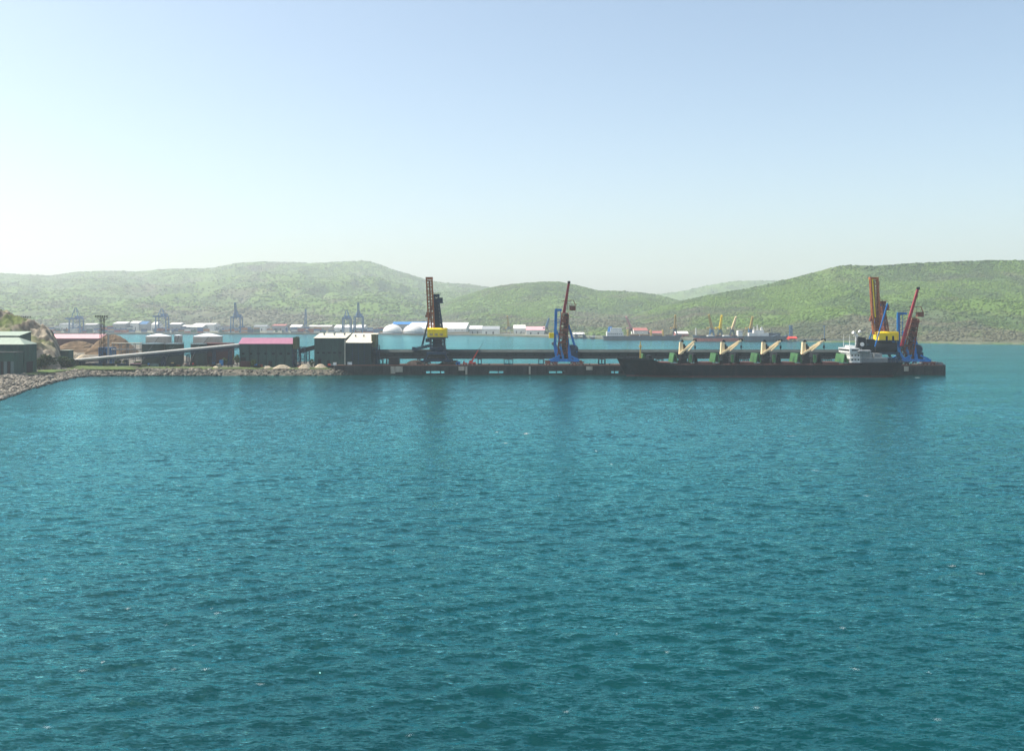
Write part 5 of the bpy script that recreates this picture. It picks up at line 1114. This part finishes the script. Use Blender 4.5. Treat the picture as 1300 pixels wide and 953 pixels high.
port_crane(929.5, 402, 1541, 934.5, 'cream', 'farnavy', 'port crane with cream jib leaning right behind the stern of the red hulled ship')
port_crane(952.5, 402, 1540, 955.5, 'craneyellow', 'farblue', 'port crane with ochre jib beside the grey ship')
port_crane(857, 400, 1615, 857.5, 'craneyellow', 'farnavy', 'port crane with thin upright yellow jib behind the moored cargo ship bow')
port_crane(645.5, 401, 1900, 644, 'craneyellow', 'fargrey', 'port crane with yellow jib between white halls left of centre')
port_crane(694, 404, 1880, 697, 'farblue', 'farnavy', 'dark blue port crane right behind the loader with thin red boom')
port_crane(801, 402, 1640, 795, 'palepink', 'maroon', 'bulky maroon port crane above white wheelhouse of moored cargo ship')
# far ships
def far_ship(px0, px1, pdeck, Y, bow, hm_, boot, lab, beam=9, name='cargo_ship'):
    x0, x1 = PX(px0, Y), PX(px1, Y); L_ = x1-x0; zd = PZ(pdeck, Y); t = thing(name, ((x0+x1)/2, Y, 0), lab, 'ship')
    def shell(za, zb2, nm, mt):
        b = MB(); vs = []; us = [0,.02,.05,.1,.16,.3,.5,.7,.85,.94,1]
        for u in us:
            hb = beam*(min(1, u/.16)**.6 if u > 0 else .01)*(1 if u < .85 else 1-.25*((u-.85)/.15)**2)
            for s in (-1, 1):
                for z in (za, zb2):
                    k = 1-(z+1)/(zd+1); xx = u*L_ + (k*5*(1-u) if u < .3 else 0) - (k*3*u if u > .9 else 0); zz = z + (2.4*(1-u/.16) if (u < .16 and z == zb2 and zb2 >= zd-.1) else 0)
                    vs.append((x0+xx if bow < 0 else x1-xx, Y+s*hb, zz))
        fs = []
        for i in range(len(us)-1): a = i*4; c_ = a+4; fs += [(a, c_, c_+1, a+1), (c_+2, a+2, a+3, c_+3), (a+1, c_+1, c_+3, a+3)]
        a = (len(us)-1)*4; fs.append((a, a+2, a+3, a+1)); part(b.add(vs, fs), nm, mt, t)
    hb_ = PZ(boot[0], Y) if boot else .6; shell(-1, hb_, 'boot_stripe', boot[1] if boot else 'boot'); shell(hb_+.002, zd, 'hull', hm_)
    return t, x0, x1, zd
t, x0, x1, zd = far_ship(765, 866, 426.4, 1585, 1, 'farnavy', None, 'dark hulled cargo ship with white wheelhouse at left, moored off the red roofs')
a_ = part(MB().box(PX(770, 1585), PX(791, 1585), 1578, 1592, zd, PZ(421, 1585)), 'superstructure', 'farwhite', t); part(MB().box(PX(774.5, 1585), PX(789, 1585), 1579, 1591, PZ(421, 1585), PZ(416.2, 1585)), 'wheelhouse', 'farwhite', a_)
for k in range(7): part(MB().box(PX(772+k*2.6, 1585), PX(773.2+k*2.6, 1585), 1577.9, 1577.99, PZ(424.4, 1585), PZ(423.2, 1585)), 'window', 'glass', a_)
part(MB().hexa([(PX(771.5,1585),1582,PZ(421,1585)),(PX(776,1585),1582,PZ(421,1585)),(PX(776,1585),1588,PZ(421,1585)),(PX(771.5,1585),1588,PZ(421,1585))], [(PX(772.6,1585),1583,PZ(414.6,1585)),(PX(776.6,1585),1583,PZ(414.6,1585)),(PX(776.6,1585),1587,PZ(414.6,1585)),(PX(772.6,1585),1587,PZ(414.6,1585))]), 'funnel', 'blue', t)
for px in (797, 826.5, 841.5):
    b = MB()
    for dy in (-4, 4): b.bar((PX(px, 1585), 1585+dy, zd), (PX(px, 1585), 1585+dy, PZ(418.5, 1585)), 1.9)
    b.bar((PX(px, 1585), 1581, PZ(419.5, 1585)), (PX(px, 1585), 1589, PZ(419.5, 1585)), 1.2); part(b, 'derrick_post', 'craneyellow', t)
for a, c_ in ((798, 825), (827.5, 841)): part(MB().bar(P(a, 424.4, 1585), P(c_, 424.8, 1585), 1.0), 'derrick_boom', 'craneyellow', t)
for a, c_ in ((800, 811), (813, 824), (830, 840), (845, 852)): part(MB().box(PX(a, 1585), PX(c_, 1585), 1580, 1590, zd, zd+1.8), 'hatch', 'maroon', t)
t, x0, x1, zd = far_ship(879, 943, 426.8, 1500, -1, 'farnavy', (429, 'salmon'), 'empty ship with tall salmon red underside moored before four port cranes')
for k in range(5): part(MB().box(PX(888+k*10, 1500), PX(895+k*10, 1500), 1494, 1506, zd, zd+1.5), 'hatch', 'farwhite' if k % 2 else 'maroon', t)
a_ = part(MB().box(PX(936, 1500), PX(941.5, 1500), 1494, 1506, zd, PZ(419.5, 1500)), 'superstructure', 'farwhite', t); part(MB().box(PX(883, 1500), PX(884.2, 1500), 1499, 1501, zd, PZ(416, 1500)), 'foremast', 'farwhite', t)
for k in range(3): part(MB().box(PX(937+k*1.4, 1500), PX(937.8+k*1.4, 1500), 1493.9, 1493.99, PZ(421.5, 1500), PZ(420.8, 1500)), 'window', 'glass', a_)
for nm, a, c_, Y_, lab, wh in (('naval_ship', 944, 988, 1496, 'grey ship with white superstructure and antenna masts right of red hulled ship', True), ('grey_ship', 968, 1001, 1516, 'dark grey ship lying behind and right of the white superstructure', False)):
    t, x0, x1, zd = far_ship(a, c_, 426.5, Y_, 1, 'farnavy', None, lab, 8, nm)
    if wh:
        s1 = part(MB().box(PX(950, Y_), PX(975, Y_), Y_-5, Y_+5, zd, PZ(422.5, Y_)), 'superstructure', 'farwhite', t); part(MB().box(PX(956, Y_), PX(969, Y_), Y_-4, Y_+4, PZ(422.5, Y_), PZ(419, Y_)), 'bridge', 'farwhite', s1)
        part(MB().box(PX(965.5, Y_), PX(968, Y_), Y_-2, Y_+2, PZ(419, Y_), PZ(415.8, Y_)), 'funnel', 'farwhite', t)
        for px, p_ in ((961.5, 412), (967, 414.5), (957, 415)): part(MB().lattice(P(px, 419, Y_), P(px, p_, Y_), 1.6, 1.6, 4, .4, .6, .6, br=.25, side=(1,0,0)), 'mast', 'farwhite', t)
    else: part(MB().box(PX(972, Y_), PX(990, Y_), Y_-4, Y_+4, zd, PZ(422.6, Y_)), 'superstructure', 'farnavy', t); part(MB().bar(P(980, 423, Y_), P(980, 416, Y_), .8), 'mast', 'farnavy', t)
for px, Y_, w_, h_, m_, lab in ((731,1690,5,422.5,'farnavy','dark tug boat right of the ship loader with thin red boom'),(741,1670,6,423.5,'farnavy','dark tug boat with mast, middle of three left of the moored cargo ship'),(753,1650,6,424.5,'farwhite','small boat with white cabin just left of the moored cargo ship'),(1000,1470,2.6,431,'farwhite','tiny white boat below the small bright red hall')):
    t, x0, x1, zd = far_ship(px-w_, px+w_, 428 if px < 900 else 432.6, Y_, -1, 'farnavy', None, lab, 3.5, 'boat')
    part(MB().box(PX(px-w_*.2, Y_), PX(px+w_*.45, Y_), Y_-2, Y_+2, zd, PZ(h_+1.6, Y_)), 'cabin', m_, t)
    if px < 900: part(MB().bar(P(px, h_+1.6, Y_), P(px, h_-9 if px == 731 else h_-3, Y_), .7), 'mast', 'farnavy', t)
t = thing('blue_tower', (PX(1004, 1500), 1500, FZ), 'blue lattice tower standing over the small bright red hall', 'tower')
part(MB().lattice((PX(1004, 1500), 1500, 2.2), (PX(1004, 1500), 1500, PZ(414, 1500)), 4, 4, 7, .7, 2.8, 2.8, br=.45, side=(1,0,0)), 'lattice', 'farblue', t); part(MB().box(PX(1002, 1500), PX(1006, 1500), 1497.6, 1502.4, PZ(414, 1500), PZ(413, 1500)), 'platform', 'farblue', t)
t = thing('light_pole', (PX(1046.5, 1450), 1450, 2), 'thin blue light pole on the long pale quay wall', 'pole')
part(MB().bar(P(1046.5, 431.5, 1450), P(1046.5, 414, 1450), .9, .9, .6), 'shaft', 'farblue', t); part(MB().box(PX(1045.2, 1450), PX(1047.8, 1450), 1449, 1451, PZ(414.6, 1450), PZ(413.6, 1450)), 'lamp_head', 'farblue', t)
t = tag(MB().box(PX(1012, 1452), PX(1100, 1452), 1452, 1454, 1.5, PZ(430.2, 1452)).build('quay_wall', M['concrete']), 'long low pale quay wall on the shore behind the ship loaders at right', 'wall')
t = tag(MB().box(PX(560, 1900), PX(770, 1900), 1985, 1987, FZ, FZ+3).build('port_wall', M['fartan']), 'long low tan wall along the middle of the far shore', 'wall')
# scattered individual trees by the far shore halls are part of the forest mass; sea foam on breaking crests
cen = []; rad = []
FL = [(668,551,7,1.6),(631,549,3,.8),(642,563,8,.7),(757,573,3,.7),(776,590,3,.7),(227,617,7,.5),(1005,554,11,.4),(1035,598,12,.35),(1209,719.5,9,.7),(1245,729,9,.6),(1070,798.5,8,.7),(1086,851,9,.7),(1180,855,4,.6),(847,829,6,.6),(783,806,2,.6),(451,782,4,.6),(275,780,7,1),(268,774,3,.8),(162,774,6,.9),(105,853,9,1.1),(130,842,5,1),(220,851,5,.7),(261,851,9,.9),(57,736,3,.8),(253,711,3,.7),(152,717,2,.6),(1112,477.5,20,.8),(1165,479.5,7,.6),(1098,478,9,.9),(210,795,4,.4),(246,820,5,.5),(330,870,9,.8),(720,905,8,.7),(960,900,9,.7),(60,925,9,.8),(1190,915,8,.7),(520,935,8,.6),(500,700,2,.4),(905,640,3,.4),(710,630,2,.5),(580,640,2,.4),(1100,630,8,.35)]
for px, py, w_, st in FL:
    Y_ = H*F/(py-HZ); sc_ = Y_/F; sl_ = g2.uniform(-.5, .2)
    for c_ in range(int(8+w_*11)):
        q = g2.gauss(0, .32); q = max(-.9, min(.9, q)); s = .14*sc_*(.5+st)*g2.uniform(.4, 1.5)*(1.1-abs(q)); dp = g2.gauss(0, 1.1)*(1.2-abs(q)) + abs(q)*3*(q > 0)
        cen.append((PX(px, Y_)+q*w_*sc_*1.2, Y_+(q*w_*sl_+dp)*sc_*1.6, .16+g2.uniform(-.05, .08))); rad.append(s)
v, f = blobs(np.array(cen), np.array(rad), .5, rng); o = np_mesh('sea_foam', v, f, M['foam'], None, True); tag(o, kind='stuff')
